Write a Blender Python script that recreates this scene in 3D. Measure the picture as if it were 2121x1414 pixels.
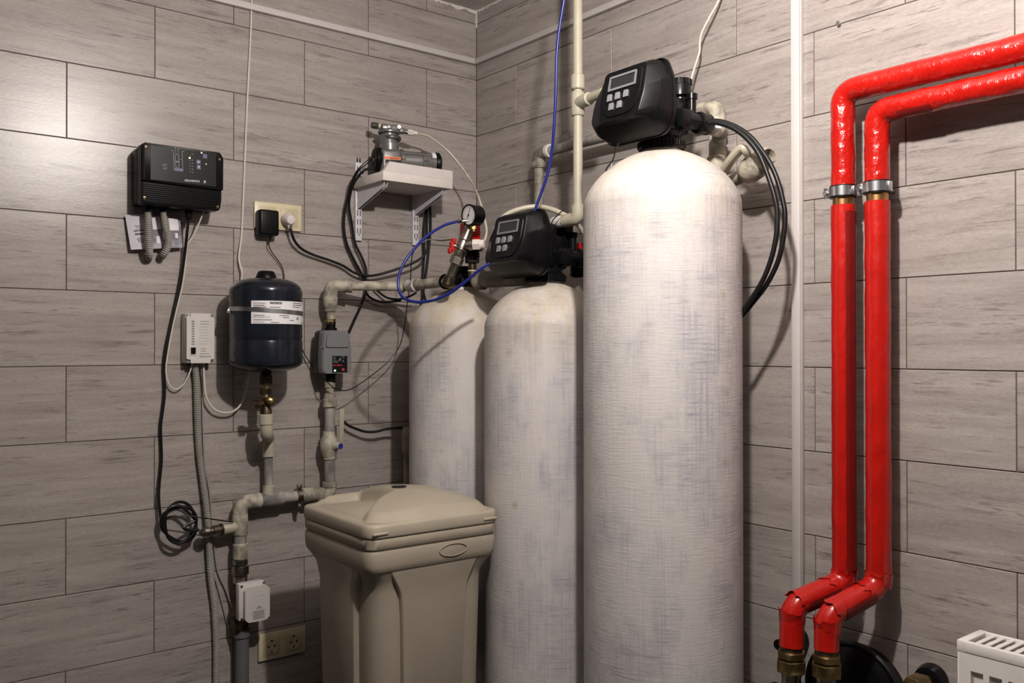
import bpy, bmesh, math, random
from mathutils import Vector, Matrix, noise
random.seed(7)
for o in list(bpy.data.objects): bpy.data.objects.remove(o)
SC = bpy.context.scene
COL = SC.collection
PI = math.pi
V = Vector

# ------------------------------------------------------------------ camera
CAM = V((-1.90132, -2.57730, 1.25))
CR = V((0.78074542, -0.62484853, -0.00095115))
CU = V((-0.00312293, -0.00542427, 0.99998041))
CF = V((0.62484145, 0.78072716, 0.00618633))
FPX = 1858.28
cam_d = bpy.data.cameras.new('camera')
cam_d.sensor_fit = 'HORIZONTAL'; cam_d.sensor_width = 36.0
cam_d.lens = 36.0 * FPX / 2121.0
cam_d.clip_start = 0.02
cam = bpy.data.objects.new('camera', cam_d); COL.objects.link(cam)
m = Matrix((CR, CU, -CF)).transposed().to_4x4(); m.translation = CAM
cam.matrix_world = m
SC.camera = cam

# ------------------------------------------------------------------ world, light, exposure
w = bpy.data.worlds.new('world'); SC.world = w; w.use_nodes = True
w.node_tree.nodes['Background'].inputs[0].default_value = (0.02, 0.02, 0.022, 1)
w.node_tree.nodes['Background'].inputs[1].default_value = 0.0
LAMP = V((-0.99, -1.779, 2.177))
ld = bpy.data.lights.new('bulb_light', 'POINT'); ld.energy = 87.0; ld.color = (1.0, 0.93, 0.875)
ld.shadow_soft_size = 0.03
lo = bpy.data.objects.new('bulb_light', ld); COL.objects.link(lo); lo.location = LAMP
SC.view_settings.view_transform = 'Standard'; SC.view_settings.look = 'None'
SC.view_settings.exposure = 0.0; SC.view_settings.gamma = 1.0
SC.view_settings.use_curve_mapping = False

# ------------------------------------------------------------------ pixel to place (on a real wall plane or at a real depth)
def ray(x, y): return CF + CR * ((x - 1060.5) / FPX) + CU * ((707.0 - y) / FPX)
def LW(x, y, d=0.0):
    r = ray(x, y); return CAM + r * ((-d - CAM.y) / r.y)
def RW(x, y, d=0.0):
    r = ray(x, y); return CAM + r * ((-d - CAM.x) / r.x)
def DP(x, y, D): return CAM + ray(x, y) * D

# ------------------------------------------------------------------ materials
MATS = {}
def nmat(name):
    mt = bpy.data.materials.new(name); mt.use_nodes = True
    nt = mt.node_tree; return mt, nt, nt.nodes['Principled BSDF']
def N(nt, t, **kw):
    n = nt.nodes.new(t)
    for k, v in kw.items(): setattr(n, k, v)
    return n
def pm(name, col, rough=0.5, metal=0.0, var=0.12, scale=25.0, bump=0.0, bscale=120.0, coat=0.0, stretch=None, dark=None, spec=0.5, rvar=0.0, dpos=(0.45, 0.62)):
    """plain procedural material: base colour varied by noise, optional fine bump; dark = second colour showing in patches"""
    mt, nt, b = nmat(name); L = nt.links
    tc = N(nt, 'ShaderNodeTexCoord'); mp = N(nt, 'ShaderNodeMapping')
    L.new(tc.outputs['Object'], mp.inputs[0])
    if stretch: mp.inputs['Scale'].default_value = stretch
    nz = N(nt, 'ShaderNodeTexNoise'); nz.inputs['Scale'].default_value = scale; nz.inputs['Detail'].default_value = 5
    L.new(mp.outputs[0], nz.inputs['Vector'])
    rp = N(nt, 'ShaderNodeValToRGB'); L.new(nz.outputs[0], rp.inputs[0])
    c2 = dark if dark else tuple(c * (1 - var) for c in col)
    c1 = col if dark else tuple(min(1, c * (1 + var)) for c in col)
    e = rp.color_ramp.elements
    e[0].position = dpos[0] - (0 if dark else 0.15); e[1].position = dpos[1] + (0 if dark else 0.1)
    e[0].color = (*c2, 1); e[1].color = (*c1, 1)
    L.new(rp.outputs[0], b.inputs['Base Color'])
    b.inputs['Roughness'].default_value = rough; b.inputs['Metallic'].default_value = metal
    b.inputs['Specular IOR Level'].default_value = spec
    b.inputs['Coat Weight'].default_value = coat
    if rvar:
        mr = N(nt, 'ShaderNodeMapRange'); L.new(nz.outputs[0], mr.inputs[0])
        mr.inputs[1].default_value = .3; mr.inputs[2].default_value = .7
        mr.inputs[3].default_value = max(0, rough - rvar); mr.inputs[4].default_value = min(1, rough + rvar)
        L.new(mr.outputs[0], b.inputs['Roughness'])
    if bump:
        n2 = N(nt, 'ShaderNodeTexNoise'); n2.inputs['Scale'].default_value = bscale; n2.inputs['Detail'].default_value = 4
        L.new(mp.outputs[0], n2.inputs['Vector'])
        bp = N(nt, 'ShaderNodeBump'); bp.inputs['Strength'].default_value = bump; bp.inputs['Distance'].default_value = 0.004
        L.new(n2.outputs[0], bp.inputs['Height']); L.new(bp.outputs[0], b.inputs['Normal'])
    MATS[name] = mt
    return mt
def em(name, col, strength):
    mt, nt, b = nmat(name)
    b.inputs['Base Color'].default_value = (*col, 1)
    b.inputs['Emission Color'].default_value = (*col, 1); b.inputs['Emission Strength'].default_value = strength
    MATS[name] = mt; return mt

def tile_material():
    mt, nt, b = nmat('wall_tile'); L = nt.links
    tc = N(nt, 'ShaderNodeTexCoord'); oi = N(nt, 'ShaderNodeObjectInfo')
    cb = N(nt, 'ShaderNodeCombineXYZ')
    for i, k in enumerate((31.0, 7.0, 57.0)):
        mu = N(nt, 'ShaderNodeMath', operation='MULTIPLY'); mu.inputs[1].default_value = k
        L.new(oi.outputs['Random'], mu.inputs[0]); L.new(mu.outputs[0], cb.inputs[i])
    ad = N(nt, 'ShaderNodeVectorMath', operation='ADD'); L.new(tc.outputs['Object'], ad.inputs[0]); L.new(cb.outputs[0], ad.inputs[1])
    def stretched(sx, sz, detail=6, rough=.6, dist=0.0):
        mp = N(nt, 'ShaderNodeMapping'); mp.inputs['Scale'].default_value = (sx, 1.0, sz)
        L.new(ad.outputs[0], mp.inputs[0])
        n = N(nt, 'ShaderNodeTexNoise'); n.inputs['Scale'].default_value = 1.0; n.inputs['Detail'].default_value = detail
        n.inputs['Roughness'].default_value = rough; n.inputs['Distortion'].default_value = dist
        L.new(mp.outputs[0], n.inputs['Vector']); return n
    base = stretched(2.6, 36, 6, .62, .2)
    fine = stretched(90, 260, 6, .75)
    vein = stretched(5.0, 66, 9, .70, .12)
    brk = stretched(7.0, 20, 4, .6)
    r1 = N(nt, 'ShaderNodeValToRGB'); L.new(base.outputs[0], r1.inputs[0])
    e = r1.color_ramp.elements; e[0].position = .3; e[1].position = .7
    e[0].color = (.300, .262, .243, 1); e[1].color = (.430, .388, .362, 1)
    r2 = N(nt, 'ShaderNodeValToRGB'); L.new(fine.outputs[0], r2.inputs[0])
    e = r2.color_ramp.elements; e[0].position = .3; e[1].position = .7
    e[0].color = (.74, .735, .735, 1); e[1].color = (1.06, 1.06, 1.06, 1)
    mx = N(nt, 'ShaderNodeMix', data_type='RGBA', blend_type='MULTIPLY'); mx.inputs[0].default_value = .8
    L.new(r1.outputs[0], mx.inputs[6]); L.new(r2.outputs[0], mx.inputs[7])
    r3 = N(nt, 'ShaderNodeValToRGB'); L.new(vein.outputs[0], r3.inputs[0])
    e = r3.color_ramp.elements; e[0].position = .53; e[1].position = .625
    e[0].color = (0, 0, 0, 1); e[1].color = (1, 1, 1, 1)
    r4 = N(nt, 'ShaderNodeValToRGB'); L.new(brk.outputs[0], r4.inputs[0])
    e = r4.color_ramp.elements; e[0].position = .44; e[1].position = .64
    e[0].color = (0, 0, 0, 1); e[1].color = (.85, .85, .85, 1)
    dash = stretched(14, 175, 6, .66, .08); brk2 = stretched(3.2, 30, 3, .5)
    def rmp(n, a, b_, hi):
        r = N(nt, 'ShaderNodeValToRGB'); L.new(n.outputs[0], r.inputs[0]); q = r.color_ramp.elements
        q[0].position = a; q[1].position = b_; q[0].color = (0, 0, 0, 1); q[1].color = (hi, hi, hi, 1); return r
    d1 = rmp(dash, .55, .64, .9); d2 = rmp(brk2, .47, .60, 1)
    dm = N(nt, 'ShaderNodeMath', operation='MULTIPLY'); L.new(d1.outputs[0], dm.inputs[0]); L.new(d2.outputs[0], dm.inputs[1])
    m0 = N(nt, 'ShaderNodeMath', operation='MULTIPLY'); L.new(r3.outputs[0], m0.inputs[0]); L.new(r4.outputs[0], m0.inputs[1])
    mul = N(nt, 'ShaderNodeMath', operation='MAXIMUM'); L.new(m0.outputs[0], mul.inputs[0]); L.new(dm.outputs[0], mul.inputs[1])
    mx2 = N(nt, 'ShaderNodeMix', data_type='RGBA'); L.new(mul.outputs[0], mx2.inputs[0])
    L.new(mx.outputs[2], mx2.inputs[6]); mx2.inputs[7].default_value = (.168, .138, .134, 1)
    L.new(mx2.outputs[2], b.inputs['Base Color'])
    b.inputs['Roughness'].default_value = .26; b.inputs['Specular IOR Level'].default_value = .40
    bp = N(nt, 'ShaderNodeBump'); bp.inputs['Strength'].default_value = .10; bp.inputs['Distance'].default_value = .002
    L.new(fine.outputs[0], bp.inputs['Height']); L.new(bp.outputs[0], b.inputs['Normal'])
    MATS['tile'] = mt
tile_material()

def tank_material(name, seed, spots, yellow, topz):
    mt, nt, b = nmat(name); L = nt.links
    tc = N(nt, 'ShaderNodeTexCoord')
    def nz(sc, detail=5, rough=.6):
        mp = N(nt, 'ShaderNodeMapping'); mp.inputs['Scale'].default_value = sc; mp.inputs['Location'].default_value = (seed, seed * 2.3, seed * .7)
        L.new(tc.outputs['Object'], mp.inputs[0])
        n = N(nt, 'ShaderNodeTexNoise'); n.inputs['Scale'].default_value = 1; n.inputs['Detail'].default_value = detail; n.inputs['Roughness'].default_value = rough
        L.new(mp.outputs[0], n.inputs['Vector']); return n
    def ramp(n, a, bb, c0=(0, 0, 0), c1=(1, 1, 1)):
        r = N(nt, 'ShaderNodeValToRGB'); L.new(n.outputs[0], r.inputs[0])
        r.color_ramp.elements[0].position = a; r.color_ramp.elements[1].position = bb
        r.color_ramp.elements[0].color = (*c0, 1); r.color_ramp.elements[1].color = (*c1, 1); return r
    vert = nz((150, 150, 4)); hor = nz((14, 14, 170)); big = nz((9, 9, 5.5), 5, .65); patch = nz((13, 13, 6), 4)
    rv = ramp(vert, .38, .7); rh = ramp(hor, .40, .68); rb = ramp(big, .45, .63); rp = ramp(patch, .45, .65)
    mxh = N(nt, 'ShaderNodeMath', operation='MAXIMUM'); L.new(rv.outputs[0], mxh.inputs[0]); L.new(rh.outputs[0], mxh.inputs[1])
    mu = N(nt, 'ShaderNodeMath', operation='MULTIPLY'); L.new(mxh.outputs[0], mu.inputs[0]); L.new(rb.outputs[0], mu.inputs[1])
    mu3 = N(nt, 'ShaderNodeMath', operation='MULTIPLY'); L.new(mu.outputs[0], mu3.inputs[0]); mu3.inputs[1].default_value = .95
    mix = N(nt, 'ShaderNodeMix', data_type='RGBA'); L.new(mu3.outputs[0], mix.inputs[0])
    mix.inputs[6].default_value = (.585, .552, .542, 1); mix.inputs[7].default_value = (.325, .325, .368, 1)
    # yellowed dirt, thickest towards the neck, in runs
    sp = N(nt, 'ShaderNodeSeparateXYZ'); L.new(tc.outputs['Object'], sp.inputs[0])
    mr = N(nt, 'ShaderNodeMapRange'); L.new(sp.outputs[2], mr.inputs[0])
    mr.inputs[1].default_value = topz - .26; mr.inputs[2].default_value = topz; mr.inputs[3].default_value = 0; mr.inputs[4].default_value = 1
    runs = nz((26, 26, .8), 3); rr = ramp(runs, .4, .68)
    a1 = N(nt, 'ShaderNodeMath', operation='MULTIPLY_ADD'); L.new(rr.outputs[0], a1.inputs[0]); a1.inputs[1].default_value = .6; a1.inputs[2].default_value = .35
    m4 = N(nt, 'ShaderNodeMath', operation='MULTIPLY'); L.new(mr.outputs[0], m4.inputs[0]); L.new(a1.outputs[0], m4.inputs[1])
    m5 = N(nt, 'ShaderNodeMath', operation='MULTIPLY'); L.new(m4.outputs[0], m5.inputs[0]); m5.inputs[1].default_value = yellow
    mix2 = N(nt, 'ShaderNodeMix', data_type='RGBA'); L.new(m5.outputs[0], mix2.inputs[0]); L.new(mix.outputs[2], mix2.inputs[6])
    mix2.inputs[7].default_value = (.44, .345, .19, 1)
    last = mix2.outputs[2]
    for (p, r) in spots:     # brown rust marks
        sc = N(nt, 'ShaderNodeVectorMath', operation='DISTANCE'); L.new(tc.outputs['Object'], sc.inputs[0]); sc.inputs[1].default_value = p
        a = N(nt, 'ShaderNodeMapRange'); L.new(sc.outputs['Value'], a.inputs[0]); a.inputs[1].default_value = r; a.inputs[2].default_value = r * .3; a.inputs[3].default_value = 0; a.inputs[4].default_value = .75
        m6 = N(nt, 'ShaderNodeMath', operation='MULTIPLY'); L.new(a.outputs[0], m6.inputs[0]); L.new(patch.outputs[0], m6.inputs[1])
        mm = N(nt, 'ShaderNodeMix', data_type='RGBA'); L.new(m6.outputs[0], mm.inputs[0]); L.new(last, mm.inputs[6]); mm.inputs[7].default_value = (.33, .22, .12, 1)
        last = mm.outputs[2]
    L.new(last, b.inputs['Base Color'])
    b.inputs['Roughness'].default_value = .5; b.inputs['Specular IOR Level'].default_value = .35
    v2 = nz((120, 120, 9), 6, .65); h2 = nz((26, 26, 260), 4, .6)
    s = N(nt, 'ShaderNodeMath', operation='MULTIPLY_ADD'); L.new(h2.outputs[0], s.inputs[0]); s.inputs[1].default_value = .5; L.new(v2.outputs[0], s.inputs[2])
    bp = N(nt, 'ShaderNodeBump'); bp.inputs['Strength'].default_value = .42; bp.inputs['Distance'].default_value = .0035
    L.new(s.outputs[0], bp.inputs['Height']); L.new(bp.outputs[0], b.inputs['Normal'])
    MATS[name] = mt; return mt

pm('grout', (.10, .078, .066), .85, var=.2)
pm('plaster', (.50, .47, .44), .9, var=.12, scale=12, bump=.3, bscale=60)
pm('plain_tile', (.045, .042, .04), .4, var=.12, scale=8, stretch=(1, 1, 12))
pm('floor_tile', (.04, .037, .035), .4, var=.15)
pm('sealant', (.62, .57, .54), .8, var=.2, bump=.8, bscale=90)
pm('trunk', (.56, .525, .51), .4, var=.03)
pm('black_plastic', (.0045, .0045, .005), .36, spec=.17, var=.2, scale=60, bump=.05, bscale=700)
pm('black_gloss', (.004, .004, .0045), .27, spec=.25, var=.2, scale=60)
pm('black_panel', (.008, .008, .009), .32, spec=.2, var=.1)
pm('black_rubber', (.005, .0055, .006), .4, spec=.35, var=.25, scale=40)
pm('cable_black', (.006, .006, .0065), .36, spec=.4, var=.25, scale=40)
pm('grey_frame', (.16, .165, .18), .45, var=.1)
pm('screen', (.022, .024, .023), .25, var=.15)
pm('button', (.45, .46, .48), .35, metal=.6, var=.1)
pm('button_face', (.20, .20, .215), .4, var=.1)
pm('pp', (.41, .38, .295), .45, var=.06, scale=30)
pm('pp_dirty', (.46, .42, .335), .6, dark=(.19, .17, .14), scale=30, bump=.6, bscale=60, dpos=(.38, .60))
pm('pvc_grey', (.13, .128, .135), .5, var=.12)
pm('pp_grey', (.38, .355, .32), .6, dark=(.13, .122, .115), scale=20, stretch=(1, 1, .45), bump=.4, bscale=50, dpos=(.38, .62))
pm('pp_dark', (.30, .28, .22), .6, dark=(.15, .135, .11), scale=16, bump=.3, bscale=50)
pm('white_plastic', (.60, .565, .545), .45, var=.04)
pm('white_cable', (.60, .555, .49), .5, var=.06)
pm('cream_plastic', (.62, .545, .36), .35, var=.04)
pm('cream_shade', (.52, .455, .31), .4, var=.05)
pm('socket_hole', (.03, .026, .02), .6)
pm('conduit', (.30, .285, .255), .5, var=.1)
pm('paper', (.52, .50, .545), .6, var=.05)
pm('paper_photo', (.40, .385, .43), .55, dark=(.17, .165, .20), scale=22)
pm('paper_white', (.75, .73, .75), .6, var=.03)
pm('ink', (.03, .03, .035), .6)
pm('ink_grey', (.22, .21, .23), .6)
pm('print_white', (.62, .62, .62), .5, var=.03)
pm('print_grey', (.22, .23, .25), .5, var=.03)
pm('print_blue', (.07, .085, .16), .45, var=.05)
pm('print_red', (.50, .03, .035), .5)
pm('vessel', (.011, .0135, .020), .17, var=.12, scale=50, spec=.4)
pm('steel', (.52, .52, .53), .3, metal=1, var=.1)
pm('zinc', (.60, .61, .63), .28, metal=1, var=.1)
pm('brass', (.50, .37, .17), .34, metal=1, dark=(.27, .19, .09), scale=40)
pm('brass_dark', (.20, .145, .085), .42, metal=.9, dark=(.07, .05, .035), scale=40)
pm('nickel', (.46, .43, .38), .32, metal=1, dark=(.27, .24, .20), scale=40)
pm('copper', (.52, .29, .12), .35, metal=1, var=.2)
pm('grey_body', (.17, .172, .175), .48, var=.06, bump=.08, bscale=500)
pm('pump_grey', (.17, .165, .16), .34, metal=.4, var=.15, bump=.1, bscale=200)
pm('pump_dark', (.06, .06, .06), .42, metal=.3, var=.2)
pm('orange', (.80, .17, .03), .5, var=.05)
pm('foam', (.66, .60, .575), .6, var=.05, bump=.2, bscale=80)
pm('shelf_white', (.70, .64, .60), .5, var=.05)
pm('upright_white', (.66, .64, .68), .4, var=.05)
pm('red_plastic', (.45, .012, .010), .4, var=.1)
pm('blue_tube', (.009, .016, .17), .3, var=.12, scale=60)
pm('blue_knob', (.015, .03, .30), .4, var=.1)
pm('bin', (.33, .285, .225), .5, var=.05, scale=14, bump=.14, bscale=700)
pm('bin_lid', (.37, .325, .255), .48, var=.05, scale=14, bump=.14, bscale=700)
pm('hole_black', (.012, .011, .010), .5)
pm('clear_hose', (.50, .46, .36), .35, var=.05)
pm('radiator', (.74, .70, .67), .35, var=.03)
pm('grille_dark', (.05, .045, .045), .7)
pm('tape', (.43, .0075, .004), .30, var=.10, scale=14, bump=.8, bscale=30, coat=.25, stretch=(1, 1, .6))
pm('tape_wrinkled', (.43, .0075, .004), .22, var=.10, scale=14, bump=.8, bscale=70, coat=.5, stretch=(1.0, 1.0, .8))
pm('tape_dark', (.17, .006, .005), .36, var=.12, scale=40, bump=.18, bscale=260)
pm('lamp_metal', (.3, .3, .3), .4, metal=.6)
pm('dial', (.62, .59, .60), .4, var=.03)
em('led_amber', (1.0, .62, .22), 5.0)
em('led_green', (.35, 1.0, .45), 4.0)
em('led_green2', (.75, 1.0, .40), 4.0)
pm('led_off', (.25, .16, .05), .4)

# ------------------------------------------------------------------ mesh builder
def catmull(pts, n=8):
    P = [V(p) for p in pts]; out = []
    if len(P) < 3: return P
    for i in range(len(P) - 1):
        p0 = P[max(i - 1, 0)]; p1 = P[i]; p2 = P[i + 1]; p3 = P[min(i + 2, len(P) - 1)]
        for k in range(n):
            t = k / n; t2 = t * t; t3 = t2 * t
            out.append(.5 * ((2 * p1) + (p2 - p0) * t + (2 * p0 - 5 * p1 + 4 * p2 - p3) * t2 + (3 * p1 - p0 - 3 * p2 + p3) * t3))
    out.append(P[-1]); return out
def fillet(pts, rad, n=6):
    P = [V(p) for p in pts]; out = [P[0]]
    for i in range(1, len(P) - 1):
        a, b, c = P[i - 1], P[i], P[i + 1]
        r = rad[i - 1] if isinstance(rad, (list, tuple)) else rad
        d1 = (a - b); d2 = (c - b); r = min(r, d1.length * .49, d2.length * .49)
        p = b + d1.normalized() * r; q = b + d2.normalized() * r
        for k in range(n + 1):
            t = k / n; out.append((1 - t) ** 2 * p + 2 * t * (1 - t) * b + t * t * q)
    out.append(P[-1]); return out
def round_poly(keys, rad, k=3):
    out = []; n = len(keys)
    for i in range(n):
        a, b, c = V(keys[i - 1]), V(keys[i]), V(keys[(i + 1) % n])
        r = rad[i] if isinstance(rad, (list, tuple)) else rad
        r = min(r, (a - b).length * .49, (c - b).length * .49)
        p = b + (a - b).normalized() * r; q = b + (c - b).normalized() * r
        for j in range(k + 1):
            t = j / k; out.append((1 - t) ** 2 * p + 2 * t * (1 - t) * b + t * t * q)
    return out
def basis(d):
    d = d.normalized(); a = V((0, 0, 1)) if abs(d.z) < .9 else V((1, 0, 0))
    u = a.cross(d).normalized(); return u, d.cross(u)

class M:
    def __init__(s, T=None): s.bm = bmesh.new(); s.T = T or Matrix.Identity(4)
    def v(s, p): return s.bm.verts.new(s.T @ V(p))
    def merge(s, b2, mat=None):
        mat = s.T @ (mat or Matrix.Identity(4)); mp = {}
        for v in b2.verts: mp[v] = s.bm.verts.new(mat @ v.co)
        for f in b2.faces:
            try: s.bm.faces.new([mp[v] for v in f.verts])
            except ValueError: pass
        b2.free(); return s
    def box(s, c, size, bev=0.0, seg=2, rot=None):
        b = bmesh.new(); bmesh.ops.create_cube(b, size=1.0)
        for v in b.verts: v.co = V((v.co.x * size[0], v.co.y * size[1], v.co.z * size[2]))
        if bev > 0: bmesh.ops.bevel(b, geom=b.edges[:], offset=min(bev, min(size) * .49), segments=seg, affect='EDGES', profile=.5)
        mt = Matrix.Translation(V(c))
        if rot is not None: mt = mt @ rot
        return s.merge(b, mt)
    def bb(s, lo, hi, bev=0.0, seg=2):
        return s.box([(a + b) / 2 for a, b in zip(lo, hi)], [abs(b - a) for a, b in zip(lo, hi)], bev, seg)
    def rings(s, rs, caps=True, closed=True):
        R = [[s.v(p) for p in r] for r in rs]
        for a, b in zip(R, R[1:]):
            n = len(a)
            for i in range(n if closed else n - 1):
                j = (i + 1) % n
                try: s.bm.faces.new((a[i], a[j], b[j], b[i]))
                except ValueError: pass
        if caps:
            for r in (R[0], R[-1]):
                if len(r) > 2:
                    try: s.bm.faces.new(r)
                    except ValueError: pass
        return s
    def lathe(s, prof, o, d=(0, 0, 1), seg=28, caps=True):
        o = V(o); d = V(d).normalized(); u, w = basis(d)
        return s.rings([[o + d * h + (u * math.cos(2 * PI * i / seg) + w * math.sin(2 * PI * i / seg)) * max(r, 1e-5) for i in range(seg)] for r, h in prof], caps)
    def cyl(s, a, b, r, r2=None, seg=24, bev=0.0):
        a, b = V(a), V(b); L = (b - a).length; r2 = r if r2 is None else r2
        pr = [(r, 0), (r2, L)] if bev <= 0 else [(r - bev, 0), (r, bev), (r2, L - bev), (r2 - bev, L)]
        return s.lathe(pr, a, b - a, seg)
    def hexn(s, a, b, r): 
        a, b = V(a), V(b); L = (b - a).length; c = r * .06
        return s.lathe([(r * .9, 0), (r, c), (r, L - c), (r * .9, L)], a, b - a, 6)
    def tube(s, pts, r, seg=10, n=8, raw=False, caps=True, rfun=None):
        P = [V(p) for p in pts] if raw else catmull(pts, n)
        T = []
        for i in range(len(P)):
            t = P[min(i + 1, len(P) - 1)] - P[max(i - 1, 0)]
            T.append(t.normalized() if t.length > 1e-9 else (T[-1] if T else V((0, 0, 1))))
        u, w = basis(T[0]); rs = []; dist = 0.0
        for i, p in enumerate(P):
            if i:
                dist += (P[i] - P[i - 1]).length
                u = (u - T[i] * u.dot(T[i])).normalized(); w = T[i].cross(u)
            ring = []
            for k in range(seg):
                a = 2 * PI * k / seg
                rr = rfun(dist, a, p) if rfun else r
                ring.append(p + (u * math.cos(a) + w * math.sin(a)) * rr)
            rs.append(ring)
        return s.rings(rs, caps)
    def flat(s, pts, wd, th, side, n=8):
        """flat cable: rectangular section, width along side vector"""
        P = catmull(pts, n); rs = []; side = V(side).normalized()
        for i, p in enumerate(P):
            t = (P[min(i + 1, len(P) - 1)] - P[max(i - 1, 0)]).normalized()
            a = (side - t * side.dot(t)).normalized(); b = t.cross(a)
            rs.append([p + a * wd / 2 * math.cos(k) * 1.15 + b * th / 2 * math.sin(k) * 1.15 for k in [2 * PI * j / 8 + PI / 8 for j in range(8)]])
        return s.rings(rs)
    def prism(s, poly, o, u, v, depth):
        """polygon (2d) in the frame o,u,v pushed out along u x v"""
        o, u, v = V(o), V(u), V(v); n = u.cross(v).normalized() * depth
        r0 = [o + u * p[0] + v * p[1] for p in poly]
        return s.rings([r0, [p + n for p in r0]])
    def text(s, body, o, u, v, size, depth=.0004, align='LEFT', bold=0.0):
        c = bpy.data.curves.new('lettering', 'FONT'); c.body = body; c.size = size; c.align_x = align; c.extrude = 0; c.offset = bold; c.resolution_u = 2
        ob = bpy.data.objects.new('lettering', c); COL.objects.link(ob)
        dg = bpy.context.evaluated_depsgraph_get()
        me = bpy.data.meshes.new_from_object(ob.evaluated_get(dg))
        u, v = V(u).normalized(), V(v).normalized(); nrm = u.cross(v).normalized()
        b = bmesh.new(); b.from_mesh(me)
        mt = Matrix((u, v, nrm)).transposed().to_4x4(); mt.translation = V(o) + nrm * depth
        s.merge(b, mt)
        bpy.data.objects.remove(ob); bpy.data.meshes.remove(me); bpy.data.curves.remove(c)
        return s
    def torus(s, c, axis, R, r, seg=28, ss=10):
        c = V(c); d = V(axis).normalized(); u, w = basis(d)
        rs = []
        for i in range(seg + 1):
            a = 2 * PI * i / seg; e = u * math.cos(a) + w * math.sin(a)
            rs.append([c + e * (R + r * math.cos(2 * PI * k / ss)) + d * (r * math.sin(2 * PI * k / ss)) for k in range(ss)])
        return s.rings(rs, caps=False)

LABELS = {}
def empty(name, label, cat, loc, group=None):
    o = bpy.data.objects.new(name, None); COL.objects.link(o); o.location = V(loc); o.empty_display_size = .05
    o['label'] = label; o['category'] = cat
    if group: o['group'] = group
    return o
def base_of(p):
    while p.parent: p = p.parent
    return V(p.location)
def mesh_obj(name, mb, mat, org, smooth=35):
    bmesh.ops.remove_doubles(mb.bm, verts=mb.bm.verts[:], dist=1e-6)
    bmesh.ops.recalc_face_normals(mb.bm, faces=mb.bm.faces[:])
    bmesh.ops.translate(mb.bm, verts=mb.bm.verts[:], vec=-V(org))
    me = bpy.data.meshes.new(name); mb.bm.to_mesh(me); mb.bm.free()
    if smooth:
        me.polygons.foreach_set('use_smooth', [True] * len(me.polygons))
        me.set_sharp_from_angle(angle=math.radians(smooth))
    me.materials.append(MATS[mat] if isinstance(mat, str) else mat)
    o = bpy.data.objects.new(name, me); COL.objects.link(o); return o
def part(parent, name, mb, mat, label=None, smooth=35):
    o = mesh_obj(name, mb, mat, base_of(parent), smooth); o.parent = parent
    if label: o['label'] = label
    return o
def solo(name, mb, mat, label, cat, loc, group=None, smooth=35):
    o = mesh_obj(name, mb, mat, loc, smooth); o.location = V(loc)
    o['label'] = label; o['category'] = cat
    if group: o['group'] = group
    return o
def struct(name, mb, mat, loc=(0, 0, 0)):
    o = mesh_obj(name, mb, mat, loc, 0); o.location = V(loc); o['kind'] = 'structure'; return o
X, Y, Z = V((1, 0, 0)), V((0, 1, 0)), V((0, 0, 1))

# ------------------------------------------------------------------ the room
RX, RY, RH = -2.45, -3.45, 2.451
struct('wall_left', M().bb((RX, .0022, 0), (.1, .12, RH)), 'grout')
struct('wall_right', M().bb((.0022, RY, 0), (.12, .0022, RH)), 'grout')
struct('wall_back', M().bb((RX, RY - .1, 0), (.1, RY, RH)), 'plain_tile')
struct('wall_side', M().bb((RX - .1, RY, 0), (RX, .1, RH)), 'plain_tile')
struct('floor', M().bb((RX - .1, RY - .1, -.1), (.12, .12, 0)), 'floor_tile')
struct('ceiling', M().bb((RX - .1, RY - .1, RH), (.12, .12, RH + .1)), 'plaster')
WL = bpy.data.objects['wall_left']; WR = bpy.data.objects['wall_right']

TILE_H, HALF, GAP, ZA = .2004, .226, .0022, 2.2026
_tiles = {}
def tile_mesh(w, h):
    k = (round(w, 4), round(h, 4))
    if k not in _tiles:
        mb = M().box((0, .0022, 0), (w - GAP, .0044, h - GAP), .0009, 1)
        bmesh.ops.recalc_face_normals(mb.bm, faces=mb.bm.faces[:])
        me = bpy.data.meshes.new('tile'); mb.bm.to_mesh(me); mb.bm.free(); me.materials.append(MATS['tile'])
        _tiles[k] = me
    return _tiles[k]
def put_tile(par, a0, a1, z0, z1, right):
    o = bpy.data.objects.new('tile', tile_mesh(a1 - a0, z1 - z0)); COL.objects.link(o); o.parent = par
    c = (a0 + a1) / 2
    if right: o.location = (0, -c, (z0 + z1) / 2); o.rotation_euler = (0, 0, -PI / 2)
    else: o.location = (-c, 0, (z0 + z1) / 2)
def tile_wall(par, first, length, right):
    for k in range(-2, 12):
        z1 = min(ZA - TILE_H * k, RH); z0 = max(ZA - TILE_H * (k + 1), 0)
        if z1 - z0 < .01: continue
        a = first if k % 2 == 0 else first + HALF
        edges = [0.0]
        while a < length: edges.append(a); a += 2 * HALF
        edges.append(length)
        for e0, e1 in zip(edges, edges[1:]):
            if e1 - e0 > .01: put_tile(par, e0, e1, z0, z1, right)
tile_wall(WL, .2119, 2.44, False)
tile_wall(WR, .2272, 3.44, True)
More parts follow.
